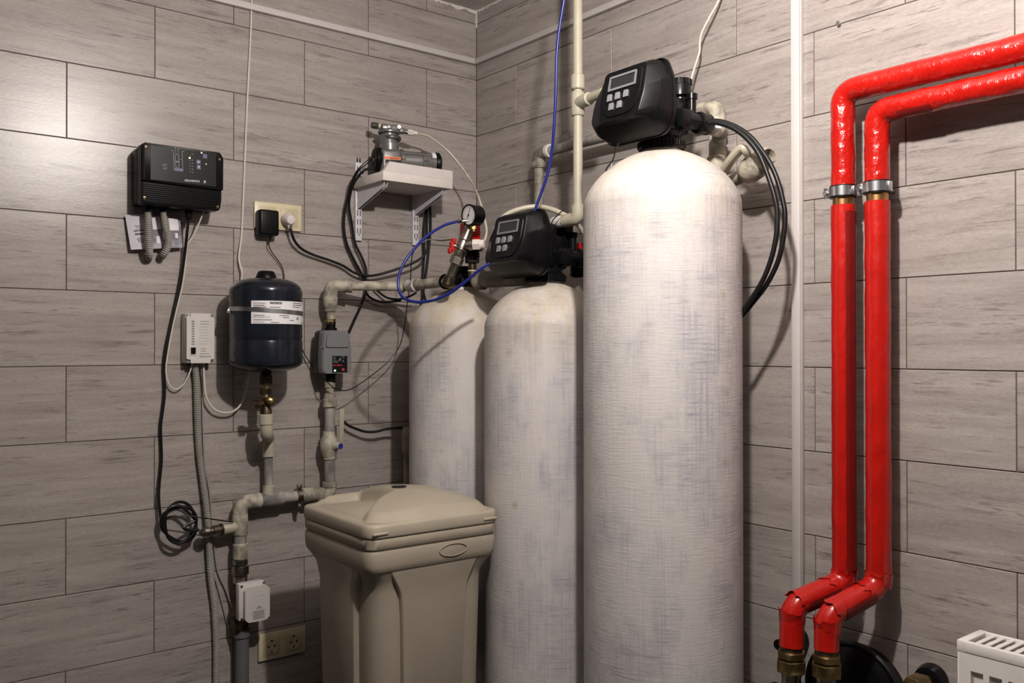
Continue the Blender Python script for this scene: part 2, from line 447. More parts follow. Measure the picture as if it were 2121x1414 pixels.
# smeared sealant where the ceiling meets the walls
mb = M()
def smear(p0, p1, out, n, amp, sd):
    p0, p1, out = V(p0), V(p1), V(out); rs = []
    for i in range(n + 1):
        a = p0.lerp(p1, i / n)
        h = .004 + amp * max(0, .35 + noise.noise(a * 45 + V((sd, 0, 0))) + .5 * noise.noise(a * 140))
        rs.append([a, a + out * .0016, a + out * .0012 - Z * h * .6, a - Z * h])
    mb.rings(rs)
smear((-.30, -.0003, RH), (-.0003, -.0003, RH), (0, -1, 0), 110, .012, 0)
smear((-.0003, -.0003, RH), (-.0003, -.16, RH), (-1, 0, 0), 60, .007, 5)
rs = []
for i in range(24):
    zz0 = RH - .062 * i / 23; k = .0035 + .004 * abs(noise.noise(V((0, 0, zz0 * 120))))
    rs.append([(0, 0, zz0), (-k, 0, zz0), (-k * .8, -k * .8, zz0), (0, -k, zz0)])
mb.rings(rs)
s_ = mesh_obj('trim_1', mb, 'sealant', (0, 0, 0)); s_['kind'] = 'structure'

# lamp on the ceiling above the frame
lamp = empty('ceiling_lamp', 'bare bulb lampholder hanging from the ceiling in the middle of the room', 'lamp', (LAMP.x, LAMP.y, RH))
part(lamp, 'ceiling_rose', M().lathe([(.045, 0), (.045, -.012), (.02, -.03), (.004, -.032)], (LAMP.x, LAMP.y, RH)), 'white_plastic')
part(lamp, 'flex', M().cyl((LAMP.x, LAMP.y, RH - .03), (LAMP.x, LAMP.y, LAMP.z + .11), .003), 'white_cable')
part(lamp, 'lampholder', M().lathe([(.008, .115), (.018, .10), (.019, .06), (.016, .05)], (LAMP.x, LAMP.y, LAMP.z)), 'white_plastic')

# ------------------------------------------------------------------ cable trunking
solo('cable_trunking', M().bb((-2.44, -.016, 2.2545), (-.017, -.0005, 2.2735), .002), 'trunk', 'white mini trunking running level across the wall above the compressor shelf', 'cable trunking', (-1.2, 0, 2.2545), 'white wall trunking')
solo('cable_trunking', M().bb((-.016, -3.4, 2.2545), (-.0005, -.0005, 2.2735), .002), 'trunk', 'white mini trunking running level from the corner behind the upright cream pipe', 'cable trunking', (0, -1.7, 2.2545), 'white wall trunking')
t = empty('cable_trunking', 'tall vertical white trunking between the big white tank and the red pipes', 'cable trunking', (0, -1.316, .66), 'white wall trunking')
part(t, 'base', M().bb((-.012, -1.3295, .655), (-.0005, -1.3035, RH), .001), 'trunk')
part(t, 'cover', M().bb((-.0175, -1.3285, .655), (-.0115, -1.3045, RH), .0025), 'trunk')

# ------------------------------------------------------------------ pressure tanks
def tank(loc, R, top, mat, label, ring):
    x, y = loc
    t = empty('pressure_tank', label, 'tank', (x, y, 0), 'white pressure tanks')
    rn = .0425; hd = .75 * R; nx = 1.75
    prof = [(R * .90, .035), (R * .985, .05), (R, .08)]
    zs = top - hd * (1 - (rn / R) ** nx) ** (1 / nx)
    for i in range(1, 22): prof.append((R, .08 + (zs - .08) * i / 21))
    n = 26; a1 = math.acos(rn / R)
    for i in range(1, n + 1):
        r_ = R * math.cos(a1 * i / n); prof.append((r_, zs + hd * (1 - (r_ / R) ** nx) ** (1 / nx)))
    part(t, 'vessel', M().lathe(prof, (x, y, 0), seg=96), mat)
    part(t, 'foot', M().lathe([(R * .9, 0), (R * .97, .004), (R * .97, .075), (R * .9, .085)], (x, y, 0), seg=64), 'black_plastic')
    mb = M(); seg = 64; rs = []
    for r, h, wob in ((rn + .0045, -.008, 0), (rn + .0040, .002, 0), (rn + .003, .008, 1), (rn - .001, .011, 1), (rn - .014, .011, 0)):
        rs.append([(x + (r + wob * .001 * noise.noise(V((i * .9, r * 90, 3)))) * math.cos(2 * PI * i / seg), y + r * math.sin(2 * PI * i / seg), top + h + wob * ring * noise.noise(V((math.cos(2 * PI * i / seg) * 4, math.sin(2 * PI * i / seg) * 4, R * 50)))) for i in range(seg)])
    part(t, 'neck_ring', mb.rings(rs), 'foam')
    return t
tank_material('tank_back', 3.0, [((-.14, -.09, .95), .012)], .95, 1.425)
tank_material('tank_mid', 8.0, [((-.163, -.045, 1.236), .016), ((-.158, -.06, .84), .012)], .8, 1.424)
tank_material('tank_front', 17.0, [((-.005, -.187, 1.365), .013), ((-.003, -.187, .995), .012)], .6, 1.715)
TB, TM, TF = (-.302, -.337), (-.284, -.705), (-.283, -1.128)
tank(TB, .163, 1.425, 'tank_back', 'white tank farthest back in the corner, topped by gauge and brass fittings', .006)
tank(TM, .169, 1.424, 'tank_mid', 'middle white tank with brown spot, standing just behind the salt bin', .004)
tank(TF, .187, 1.715, 'tank_front', 'tallest and nearest white tank, with black hoses curving beside its shoulder', .006)

# ------------------------------------------------------------------ control heads
def head(axis, top, label):
    x0, y0 = axis
    T = Matrix.Translation((x0, y0, top)) @ Matrix.Rotation(-PI / 2, 4, 'Z')
    t = empty('control_valve_head', label, 'control valve', (x0, y0, top), 'black control heads')
    tl = lambda z: .2 * (z - .05)
    zm = lambda z: .004 + (z + .004) * .172 / .196
    def sec(keys, rad, y, tilt): return [(p.x, y + (tl(p.y) if tilt else 0), zm(p.y)) for p in round_poly(keys, rad, 4)]
    f0 = [(-.066, .181), (.066, .181), (.069, .10), (.060, .047), (.045, .040), (-.045, .040), (-.060, .047), (-.069, .10)]
    f1 = [(-.076, .190), (.076, .190), (.107, .11), (.107, .055), (.092, .034), (-.092, .034), (-.107, .055), (-.107, .11)]
    f2 = [(-.083, .192), (.083, .192), (.109, .12), (.109, .038), (.09, .012), (-.09, .012), (-.109, .038), (-.109, .12)]
    f3 = [(-.086, .192), (.086, .192), (.109, .13), (.109, .030), (.085, -.004), (-.085, -.004), (-.109, .030), (-.109, .13)]
    mb = M(T); mb.rings([sec(f0, .014, -.1465, 1), sec([(a * 1.03, b) for a, b in f0], .016, -.144, 1), sec(f1, .022, -.130, 1), sec(f2, .022, -.112, 1), sec(f3, .020, -.090, 0), sec(f3, .02, -.072, 0)])
    cov = part(t, 'cover', mb, 'black_plastic', 'black moulded cover with sloping chin', 40)
    # rear lip
    g = [(a * 1.025, (b - .09) * 1.025 + .09) for a, b in f3]
    part(cov, 'cover_lip', M(T).rings([sec(g, .02, -.084, 0), sec(g, .02, -.076, 0)]), 'black_plastic')
    # raised shield on the front
    sh = [(-.058, .172), (.058, .172), (.060, .10), (.048, .062), (.030, .050), (-.030, .050), (-.048, .062), (-.060, .10)]
    sh2 = [(a * .97, (b - .11) * .97 + .11) for a, b in sh]
    part(cov, 'faceplate', M(T).rings([sec(sh, .016, -.146, 1), sec(sh2, .016, -.1495, 1)]), 'black_plastic')
    yF = -.1497
    u = T.to_3x3() @ V((1, 0, 0)); v = (T.to_3x3() @ V((0, .2, 1))).normalized()
    def fp(a, z, off=0): return T @ V((a, yF + tl(z) - off, zm(z)))
    def plate(a0, a1, z0, z1, th, r, off=0.0):
        w, h = a1 - a0, z1 - z0
        return M().prism(round_poly([(0, 0), (w, 0), (w, h), (0, h)], r, 3), fp(a0, z0, off), u, v, th)
    mb = M(); o = fp(-.044, .124); fw, fh, b = .088, .036, .0055
    outer = round_poly([(0, 0), (fw, 0), (fw - .001, fh), (.001, fh)], .003, 3); inner = round_poly([(b, b), (fw - b, b), (fw - b, fh - b), (b, fh - b)], .0012, 3)
    nn = u.cross(v).normalized()
    rg = lambda po, h: [o + u * p[0] + v * p[1] + nn * h for p in po]
    mb.rings([rg(outer, 0), rg(outer, .0022), rg(inner, .0022), rg(inner, .0002)], caps=False)
    part(t, 'display_bezel', mb, 'grey_frame', 'grey bezel around the display')
    part(t, 'display', plate(-.044 + b, .044 - b, .124 + b, .124 + fh - b, .0008, .001), 'screen', 'dark blank display')
    for a, z in ((-.034, .104), (-.0085, .104), (.018, .104), (-.024, .078), (.002, .078)):
        bt = part(t, 'button', plate(a - .0068, a + .0068, z - .0085, z + .0085, .0028, .002), 'button', 'small silver button')
        part(bt, 'button_face', plate(a - .0048, a + .0048, z - .0062, z + .0062, .0004, .0012, .0028), 'button_face')
    mb = M(T)
    mb.lathe([(.048, -.010), (.055, -.008), (.055, .012), (.049, .016), (.045, .020), (.045, .075), (.04, .085)], (0, 0, 0), seg=40)
    mb.bb((-.060, -.075, .03), (.052, .0, .150), .012); mb.bb((-.066, .0, .035), (.066, .05, .085), .012); mb.bb((-.03, -.02, .08), (.03, .055, .12), .010)
    part(t, 'valve_body', mb, 'black_gloss')
    mb = M(T)
    for i in range(40):
        a = 2 * PI * i / 40; mb.box((.0555 * math.cos(a), .0555 * math.sin(a), .002), (.004, .003, .014), .001, 1, Matrix.Rotation(a, 4, 'Z'))
    part(t, 'neck_nut', mb, 'black_gloss')
    mb = M(T); mb.lathe([(.020, .04), (.020, .125), (.0275, .130), (.0275, .168), (.0255, .171), (.0, .171)], (.004, .063, 0), seg=32)
    col = part(t, 'piston_column', mb, 'black_gloss')
    mb = M(T)
    for i in range(26):
        a = 2 * PI * i / 26; mb.box((.004 + .0278 * math.cos(a), .063 + .0278 * math.sin(a), .163), (.003, .003, .014), .0006, 1, Matrix.Rotation(a, 4, 'Z'))
    part(col, 'cap_ribs', mb, 'black_gloss')
    part(t, 'injector_tube', M(T).cyl((.034, .07, .06), (.034, .07, .128), .011).cyl((.034, .07, .118), (.034, .07, .131), .014), 'black_gloss')
    for s in (-1, 1):
        pt = part(t, 'port', M(T).cyl((s * .05, .03, .06), (s * .05, .115, .06), .019), 'black_gloss')
        part(pt, 'port_nut', M(T).lathe([(.019, 0), (.026, .004), (.026, .036), (.022, .042), (.018, .042)], (s * .05, .07, .06), (0, 1, 0), 20), 'black_gloss')
    return t
head(TF, 1.728, 'higher black control head on the tallest white tank')
head(TM, 1.436, 'lower black control head on the middle white tank')

# ------------------------------------------------------------------ salt bin
def salt_bin():
    ang = math.radians(-1.5); S = .362
    T = Matrix.Translation((-.848, -.722, 0)) @ Matrix.Rotation(ang, 4, 'Z') @ Matrix.Diagonal((1.058, 1.058, .969, 1))   # x to the right wall, y to the left wall
    c = T @ V((S / 2, S / 2, 0))
    t = empty('salt_bin', 'beige plastic brine salt bin with lid in front of the white tanks', 'bin', (c.x, c.y, 0))
    def rr(h, rad, z, k=6): return [(S / 2 + p.x, S / 2 + p.y, z) for p in round_poly([(-h, -h), (h, -h), (h, h), (-h, h)], rad, k)]
    H = S / 2
    # core with recessed corner columns; the four face panels are flush with the collar
    core = [(.140, .045, 0.0), (.143, .05, .012), (.156, .056, .60), (.157, .054, .675), (.158, .050, .695), (.163, .042, .712), (.172, .034, .732)]
    part(t, 'body', M(T).rings([rr(h, r, z) for h, r, z in core]), 'bin', None, 50)
    for k in range(4):
        mb = M(T @ Matrix.Translation((H, H, 0)) @ Matrix.Rotation(k * PI / 2, 4, 'Z'))
        keys = [(-.070, 0), (.070, 0), (.086, .62), (.090, .675), (.108, .712), (.120, .735), (-.120, .735), (-.108, .712), (-.090, .675), (-.086, .62)]
        po = round_poly(keys, [.002, .002, .1, .05, .03, .002, .002, .03, .05, .1], 4)
        f = lambda p, off, sc: (p.x * sc, -(.155 + .018 * (p.y / .735) + off), p.y)
        mb.rings([[f(p, -.03, 1.02) for p in po], [f(p, -.006, 1.02) for p in po], [f(p, -.0015, .995) for p in po], [f(p, 0, .965) for p in po]])
        part(t, 'side_panel', mb, 'bin', None, 50)
    part(t, 'collar', M(T).rings([rr(.168, .03, .728), rr(.1765, .034, .738), rr(.1795, .034, .752), rr(.180, .034, .782), rr(.1775, .034, .789)]), 'bin', None, 50)
    part(t, 'groove', M(T).rings([rr(.1755, .033, .786), rr(.1755, .033, .797)]), 'bin')
    part(t, 'rim', M(T).rings([rr(.1765, .034, .792), rr(.1795, .034, .795), rr(.1805, .034, .817), rr(.178, .034, .820)]), 'bin', None, 50)
    # oval emblem, moulded outline on the front-facing side
    oc = V((.225, 0.0, .767)); pts = []
    for i in range(41):
        a = 2 * PI * i / 40; pts.append((oc.x + .0385 * math.cos(a), -.0002, oc.z + .0155 * math.sin(a)))
    part(t, 'oval_emblem', M(T).tube(pts, .0012, 6, raw=True), 'bin')
    # lid: band, then a domed top with the sunken left half
    lid = part(t, 'lid', M(T).rings([rr(.176, .03, .819), rr(.181, .034, .8215), rr(.1825, .036, .826), rr(.1825, .036, .848), rr(.180, .036, .8535), rr(.1765, .036, .8555), rr(.150, .02, .8558)]), 'bin_lid', None, 50)
    ns = 56; mb = M(T); g = []
    sm = lambda a, b, x: (lambda q: q * q * (3 - 2 * q))(max(0, min(1, (x - a) / (b - a))))
    for i in range(ns + 1):
        row = []
        for j in range(ns + 1):
            a, b = i / ns * 2 - 1, j / ns * 2 - 1
            k = .175 * ((abs(a) ** 7 + abs(b) ** 7) ** (1 / 7) / max(abs(a), abs(b), 1e-9) if (a or b) else 1)
            q = max(abs(a), abs(b), 1e-9); n7 = (abs(a) ** 7 + abs(b) ** 7) ** (1 / 7)
            sx, sy = a * q / max(n7, 1e-9) * .1762, b * q / max(n7, 1e-9) * .1762
            s_, t_ = sx + H, sy + H
            e = 1 - q
            dome = .017 * sm(0, .14, e) + .038 * (1 - (sx / .1762) ** 2) * (1 - (sy / .1762) ** 2)
            # sunken ramp: left of the diagonal from the front corner, ending at a step
            bd = .022 + .78 * s_ + .06 * math.sin(PI * max(0, min(1, s_ / .18)))* .5
            side = sm(bd - .006, bd + .020, t_)
            stp = 1 - sm(.138, .158, s_)
            rim_ = 1 - sm(.318, .338, t_)
            depth = (.012 + .028 * max(0, min(1, s_ / .14)))
            dome -= depth * side * stp * rim_ * sm(0, .12, e + .02)
            row.append(mb.v((s_, t_, .8552 + dome)))
        g.append(row)
    for i in range(ns):
        for j in range(ns): mb.bm.faces.new((g[i][j], g[i + 1][j], g[i + 1][j + 1], g[i][j + 1]))
    part(lid, 'lid_top', mb, 'bin_lid', 'domed lid top with a sunken grip', 60)
    part(lid, 'filler_hole', M(T).lathe([(.0, 0), (.0165, 0), (.0185, .0012), (.0185, .003), (.0165, .003), (.016, .0018), (0, .0018)], (.178, .174, .9090), seg=32), 'hole_black', 'round black filler hole')
    for (px, py, a) in ((.03, -.0016, 0), (.332, -.0016, 0)):
        part(lid, 'latch_tab', M(T).box((px, py, .8335), (.040, .006, .007), .003, 3), 'bin_lid')
    return t
salt_bin()

# ------------------------------------------------------------------ red taped heating pipes on the right wall
def red_pipe(px, ytop, ztop, label, yb, out_px, drop, endy, seed):
    d = .07; r = .0262
    a = RW(px, 600, d); yv = a.y
    zt = ztop
    zc = RW(px + 3, yb, d).z                       # clamp height
    zl = RW(px, 1204 + (8 if seed else 0), d).z
    e = RW(*out_px, .2); ze = RW(out_px[0], endy, .205).z
    t = empty('red_pipe', label, 'pipe', (-d, yv, ze), 'red taped heating pipes')
    def wob(amp, f, sd):
        def fn(s, ang, p):
            n1 = noise.noise(V((s * f, math.cos(ang) * 1.6 + sd, math.sin(ang) * 1.6)))
            n2 = noise.noise(V((s * f * 4, math.cos(ang) * 5 + sd, math.sin(ang) * 5)))
            return r * (1 + amp * n1 + amp * .5 * n2)
        return fn
    def dense(pts, step):
        out = [pts[0]]
        for p, q in zip(pts, pts[1:]):
            n = max(1, int((q - p).length / step))
            for i in range(1, n + 1): out.append(p.lerp(q, i / n))
        return out
    top = fillet([(-d, yv, zc + .012), (-d, yv, zt), (-d, -2.7, zt)], .036, 10)
    part(t, 'upper_tape_wrap', M().tube(dense(top, .006), r, 28, raw=True, rfun=wob(.06, 30, seed * 9)), 'tape_wrinkled', 'crinkled glossy red tape round the upper bend')
    low = fillet([(-d, yv, zc - .030), (-d, yv, zl), tuple(e), (e.x - .004, e.y, ze)], [.035, .038], 10)
    part(t, 'lower_tape_wrap', M().tube(dense(low, .006), r, 28, raw=True, rfun=wob(.05, 20, seed * 9 + 4)), 'tape', 'red tape round the straight pipe and lower bend')
    # bare copper between the two wraps, under the clamp
    part(t, 'bare_pipe', M().cyl((-d, yv, zc - .04), (-d, yv, zc + .03), .0225), 'copper', 'short bare copper stretch')
    # strip of thinner, darker tape along the right flank
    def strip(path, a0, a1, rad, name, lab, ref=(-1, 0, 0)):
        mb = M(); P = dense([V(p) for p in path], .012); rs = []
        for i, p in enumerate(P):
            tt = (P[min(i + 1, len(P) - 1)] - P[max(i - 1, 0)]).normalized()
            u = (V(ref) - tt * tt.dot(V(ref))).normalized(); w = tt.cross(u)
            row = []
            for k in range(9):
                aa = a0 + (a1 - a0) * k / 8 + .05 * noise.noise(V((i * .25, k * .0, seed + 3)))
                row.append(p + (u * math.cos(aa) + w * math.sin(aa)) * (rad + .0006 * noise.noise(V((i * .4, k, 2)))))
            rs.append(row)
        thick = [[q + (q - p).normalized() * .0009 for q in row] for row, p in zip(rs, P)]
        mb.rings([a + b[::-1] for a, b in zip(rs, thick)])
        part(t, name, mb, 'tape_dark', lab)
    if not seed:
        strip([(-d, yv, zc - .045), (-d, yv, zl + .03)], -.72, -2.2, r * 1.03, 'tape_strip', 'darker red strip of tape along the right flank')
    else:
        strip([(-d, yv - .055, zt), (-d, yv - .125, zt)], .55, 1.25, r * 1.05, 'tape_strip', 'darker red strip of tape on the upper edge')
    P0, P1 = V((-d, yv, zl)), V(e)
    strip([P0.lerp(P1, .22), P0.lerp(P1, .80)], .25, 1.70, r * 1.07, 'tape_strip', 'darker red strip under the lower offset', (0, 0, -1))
    # torn tape ends at the bends
    random.seed(5 + int(seed * 10))
    def collar(c, ax, w, rad, n=24):
        u, v_ = basis(ax); ax = ax.normalized(); rs = []
        jag = [random.uniform(-.5, .5) for _ in range(n)]
        for k, (h, q) in enumerate(((-.5, 1.0), (-.2, 1.04), (.25, 1.05), (.5, 1.10))):
            rs.append([c + ax * (w * h + (w * .45 * jag[i] if k in (0, 3) else 0)) + (u * math.cos(2 * PI * i / n) + v_ * math.sin(2 * PI * i / n)) * rad * (q + .035 * jag[(i * 5 + k) % n]) for i in range(n)])
        inner = [[p + (c - p).normalized() * .0008 for p in row] for row in rs]
        return M().rings(rs + inner[::-1], caps=False)
    ax = (P1 - P0).normalized()
    part(t, 'torn_tape', collar(P0 - Z * -.012, V((0, 0, 1)), .03, r * 1.02), 'tape_wrinkled', 'torn end of red tape')
    part(t, 'torn_tape', collar(P0 + ax * .032, ax, .032, r * 1.0), 'tape_wrinkled', 'torn end of red tape')
    part(t, 'torn_tape', collar(P1 - ax * .022, ax, .030, r * 1.0), 'tape_wrinkled', 'torn end of red tape')
    part(t, 'torn_tape', collar(P1 - Z * .026, V((0, 0, 1)), .032, r * 1.02), 'tape_wrinkled', 'torn end of red tape')
    # clamp
    c = V((-d, yv, zc))
    cl = empty('pipe_clamp', 'zinc pipe clamp holding ' + ('the left red pipe' if not seed else 'the right red pipe'), 'pipe clamp', (-d, yv, zc), 'zinc clamps on the red pipes')
    part(cl, 'rubber_liner', M().lathe([(.0225, -.0135), (.0285, -.0135), (.0285, .0135), (.0225, .0135)], c, seg=36), 'black_rubber')
    part(cl, 'band', M().lathe([(.028, -.0105), (.0305, -.0105), (.0305, .0105), (.028, .0105)], c, seg=36), 'zinc')
    part(cl, 'ear', M().box(c + V((-.010, .034, 0)), (.006, .014, .024), .0015), 'zinc')
    part(cl, 'hinge', M().box(c + V((-.006, -.0315, 0)), (.012, .004, .018), .0015), 'zinc')
    part(cl, 'screw', M().cyl(c + V((-.013, .035, 0)), c + V((-.018, .035, 0)), .0055, seg=16), 'steel')
    part(cl, 'stud', M().cyl(c + V((.03, 0, 0)), c + V((.0695, 0, 0)), .004), 'zinc')
    # fitting and valve below
    f = V((e.x - .004, e.y, ze))
    fv = empty('brass_valve', 'brass union and ball valve under ' + ('the left red pipe' if not seed else 'the right red pipe'), 'valve', (f.x, f.y, ze - .16), 'brass valves under the red pipes')
    part(fv, 'olive', M().cyl(f + Z * .004, f - Z * .012, .0235), 'brass_dark')
    part(fv, 'nut', M().hexn(f - Z * .010, f - Z * .026, .031), 'brass')
    part(fv, 'nut', M().hexn(f - Z * .028, f - Z * .056, .033), 'brass')
    part(fv, 'body', M().lathe([(.024, 0), (.020, -.012), (.021, -.03), (.030, -.036), (.031, -.06), (.027, -.07), (.027, -.11)], f - Z * .056), 'nickel')
    part(fv, 'lever', M().box(f + V((-.012, .036, -.115)), (.02, .014, .055), .004), 'black_plastic')
    part(fv, 'tail_pipe', M().cyl(f - Z * .16, V((f.x, f.y, .0)), .018), 'copper')
red_pipe(1747, 190, 1.821, 'left red taped pipe, its upper bend outermost on the right wall', 397, (1641, 1252), 0, 1338, 0)
red_pipe(1818, 232, 1.760, 'right red taped pipe, running just below and inside the other one', 388, (1714, 1272), 0, 1345, 1.3)

# ------------------------------------------------------------------ radiator, black vessel, rosettes, nail
t = empty('radiator', 'white steel panel radiator at the lower right edge', 'radiator', (-.06, -2.1, .13))
y0, y1, zt, zb, dx0, dx1 = -1.752, -2.75, .679, .14, -.128, -.03
part(t, 'side_cover', M().bb((dx0 + .001, y0 - .004, zb), (dx1, y0 + .002, zt - .004), .001).bb((dx1 - .01, y0 + .001, .60), (dx1 - .004, y0 + .012, .64), .001), 'radiator')
mb = M(); rs = []; xs = []
yy = y0 - .002
prof = [(yy, 0), (yy - .022, 0)]
k = 0; yy -= .022
while yy > y1 + .05:
    prof += [(yy - .003, .007), (yy - .020, .007), (yy - .023, 0), (yy - .0345, 0)]; yy -= .0345
prof.append((y1, 0))
def panel_row(z, dep): return [(dx0 + o * dep, y, z) for y, o in prof]
rows = [panel_row(zb, 0), panel_row(zb + .03, 0), panel_row(zb + .035, 1), panel_row(zt - .060, 1), panel_row(zt - .054, 0), panel_row(zt - .022, 0)]
mb.rings(rows, caps=False, closed=False)
bk = [(dx0 + .02, y0 - .003, zb), (dx0 + .02, y1, zb)]
fp_ = part(t, 'front_panel', mb, 'radiator', None, 30)
part(t, 'core', M().bb((dx0 + .012, y1, zb), (dx1 - .004, y0 - .012, zt - .03), .001), 'grille_dark')
fr = M().bb((dx0, y1, zt - .022), (dx0 + .012, y0, zt), .003).bb((dx1 - .012, y1, zt - .022), (dx1, y0, zt), .003)
gr = part(t, 'top_frame', fr, 'radiator')
part(t, 'end_cap', M().bb((dx0 - .0006, y0 - .015, zt - .0225), (dx1 + .0006, y0 + .003, zt + .0006), .003), 'radiator')
yy = y0 - .030
gm = None
while yy > -2.3:
    if gm is None:
        o = part(t, 'grille_slat', M().bb((dx0 + .010, yy - .0050, zt - .007), (dx1 - .010, yy + .0050, zt - .0015), .001, 1), 'radiator'); gm = o
        ybase = yy
    else:
        o = gm.copy(); COL.objects.link(o); o.parent = t; o.location = (0, yy - ybase, 0)
    yy -= .0175
part(t, 'bracket', M().bb((-.032, -1.90, .3), (-.0005, -1.93, .6), .001), 'radiator')

bc = RW(1768, 1440, .055)
t = empty('black_vessel', 'large black round vessel behind the brass valves by the right wall', 'vessel', (-.055, bc.y, 0))
R_ = .119
part(t, 'front_dome', M().lathe([(0, .016), (.03, .0155), (.07, .011), (.095, .004), (R_ - .010, -.004), (R_ - .010, -.01)], (-.060, bc.y, bc.z), (-1, 0, 0), 56), 'black_gloss')
part(t, 'rim', M().torus((-.056, bc.y, bc.z), (1, 0, 0), R_ - .004, .0065, 64, 10), 'black_rubber')
part(t, 'shell', M().lathe([(R_ - .006, 0), (R_ - .012, .040), (R_ - .03, .05)], (-.056, bc.y, bc.z), (1, 0, 0), 56), 'black_plastic')
part(t, 'foot', M().bb((-.052, bc.y - .05, 0), (-.012, bc.y + .05, bc.z - .10), .004), 'black_plastic')
def rosette(p, r, name, label, brass):
    t = empty(name, label, 'pipe fitting', (0, p.y, p.z))
    part(t, 'cover_ring', M().lathe([(r * .72, 0), (r, .004), (r, .012), (r * .86, .03), (r * .70, .032)], (-.0005, p.y, p.z), (-1, 0, 0), 36), 'black_gloss')
    part(t, 'pipe_stub', M().cyl((-.0005, p.y, p.z), (-.085, p.y, p.z), r * .42), brass)
    if brass == 'brass': part(t, 'nut', M().hexn((-.05, p.y, p.z), (-.095, p.y, p.z), r * .72), 'brass')
rosette(RW(1650, 1322, .01), .030, 'pipe_outlet', 'small black wall rosette half hidden behind the left red pipe', 'black_gloss')
p_ = RW(1930, 1407, .01); rosette(p_, .034, 'pipe_outlet', 'black wall rosette with brass fitting between black vessel and radiator', 'brass')
p_ = RW(1742, 50)
t = empty('nail', 'small nail head in the tile joint above the red pipes', 'nail', p_)
part(t, 'shank', M().cyl(p_ + V((.001, 0, 0)), p_ - X * .014, .0016, seg=10), 'steel'); part(t, 'nail_head', M().cyl(p_ - X * .012, p_ - X * .015, .0042, seg=14), 'steel')

# ------------------------------------------------------------------ PP pipes on the right side
def tubew(pts, r, seg=20): return M().tube(pts, r, seg, raw=True)
def sleeve(mb, a, b, r): a, b = V(a), V(b); return mb.lathe([(r * .86, 0), (r, (b - a).length * .08), (r, (b - a).length * .92), (r * .86, (b - a).length)], a, b - a, 24)
# upright cream pipe between ceiling and the middle head
PX = (-.2520, -.8017)
zz = lambda y: DP(1197, y, 2.42).z
t = empty('cream_pipe', 'clean cream plastic pipe dropping from the ceiling to the lower control head', 'pipe', (PX[0], PX[1], 1.6))
zE = zz(452)
part(t, 'upright', M().cyl((*PX, zE + .02), (*PX, RH - .001), .0128), 'pp')
part(t, 'coupling', sleeve(M(), (*PX, zz(186)), (*PX, zz(155)), .0188), 'pp')
mb = sleeve(M(), (*PX, zz(240)), (*PX, zz(191)), .0185)
part(t, 'tee', mb, 'pp')
q = V((*PX, zz(214)))
part(t, 'tee_branch', M().cyl(q, q + V((-.02, -.12, -.0)), .0125).lathe([(.0165, 0), (.0175, .03), (.017, .055), (.0135, .058)], q, (-.02, -.12, 0), 24), 'pp')
el = fillet([(*PX, zE + .035), (*PX, zE), (PX[0] - .004, PX[1] + .05, zE - .002)], .022, 8)
part(t, 'elbow', tubew(el, .0180, 24), 'pp')
q = V((PX[0] - .004, PX[1] + .045, zE - .002))
part(t, 'white_sleeve', sleeve(M(), q, q + V((-.002, .048, -.001)), .0165), 'white_plastic')
part(t, 'tail', tubew(fillet([q, q + V((-.002, .11, -.001)), q + V((-.002, .11, -.06))], .02, 6), .0125), 'pp_dirty')
# grey run along the right wall
D = .06
a = RW(1116, 440, D); b = RW(1116, 316, D); ZR = 1.862
t = empty('grey_pipe', 'grimy grey-painted pipe bracketed along the right wall behind the control heads', 'pipe', (-D, a.y, 1.45))
part(t, 'upright', M().cyl((-D, b.y, 1.30), (-D, b.y, ZR - .03), .0150), 'pp_dirty')
part(t, 'run', M().cyl((-D, b.y - .04, ZR), (-D, -1.075, ZR), .0150), 'pp_grey')
part(t, 'elbow', tubew(fillet([(-D, b.y, ZR - .045), (-D, b.y, ZR), (-D, b.y - .050, ZR)], .028, 8), .0205, 22), 'pp_dirty')
part(t, 'elbow_collar', sleeve(M(), (-D, b.y, ZR - .042), (-D, b.y, ZR - .027), .0225), 'pp_dirty')
part(t, 'elbow_collar', sleeve(M(), (-D, b.y - .043, ZR), (-D, b.y - .058, ZR), .0218), 'white_plastic')
yE = -1.118
part(t, 'elbow', tubew(fillet([(-D, yE + .062, ZR), (-D, yE, ZR), (-D, yE, ZR - .055)], .035, 8), .0215, 22), 'pp_dirty', 'dirty cream elbow turning down')
part(t, 'drop_pipe', M().cyl((-D, yE, ZR - .05), (-D, yE, 1.45), .0155), 'pp_dirty')
part(t, 'elbow_collar', sleeve(M(), (-D, yE, ZR - .048), (-D, yE, ZR - .062), .0225), 'white_plastic')
part(t, 'tee', sleeve(M(), (-D, yE, ZR - .068), (-D, yE, 1.735), .0218), 'pp_dirty')
pe = V((-.150, -1.176, 1.788))
part(t, 'port_link', tubew(fillet([pe, (-.10, -1.165, 1.786), (-D, yE, 1.782)], .02, 5), .0175), 'pp_dirty')
part(t, 'link_collar', sleeve(M(), pe + V((.0, 0, 0)), pe + V((.022, .004, 0)), .0215), 'white_plastic')
part(t, 'drop_fitting', sleeve(M(), (-D - .01, yE - .005, 1.735), (-D - .01, yE - .005, 1.675), .0245), 'pp_dirty')
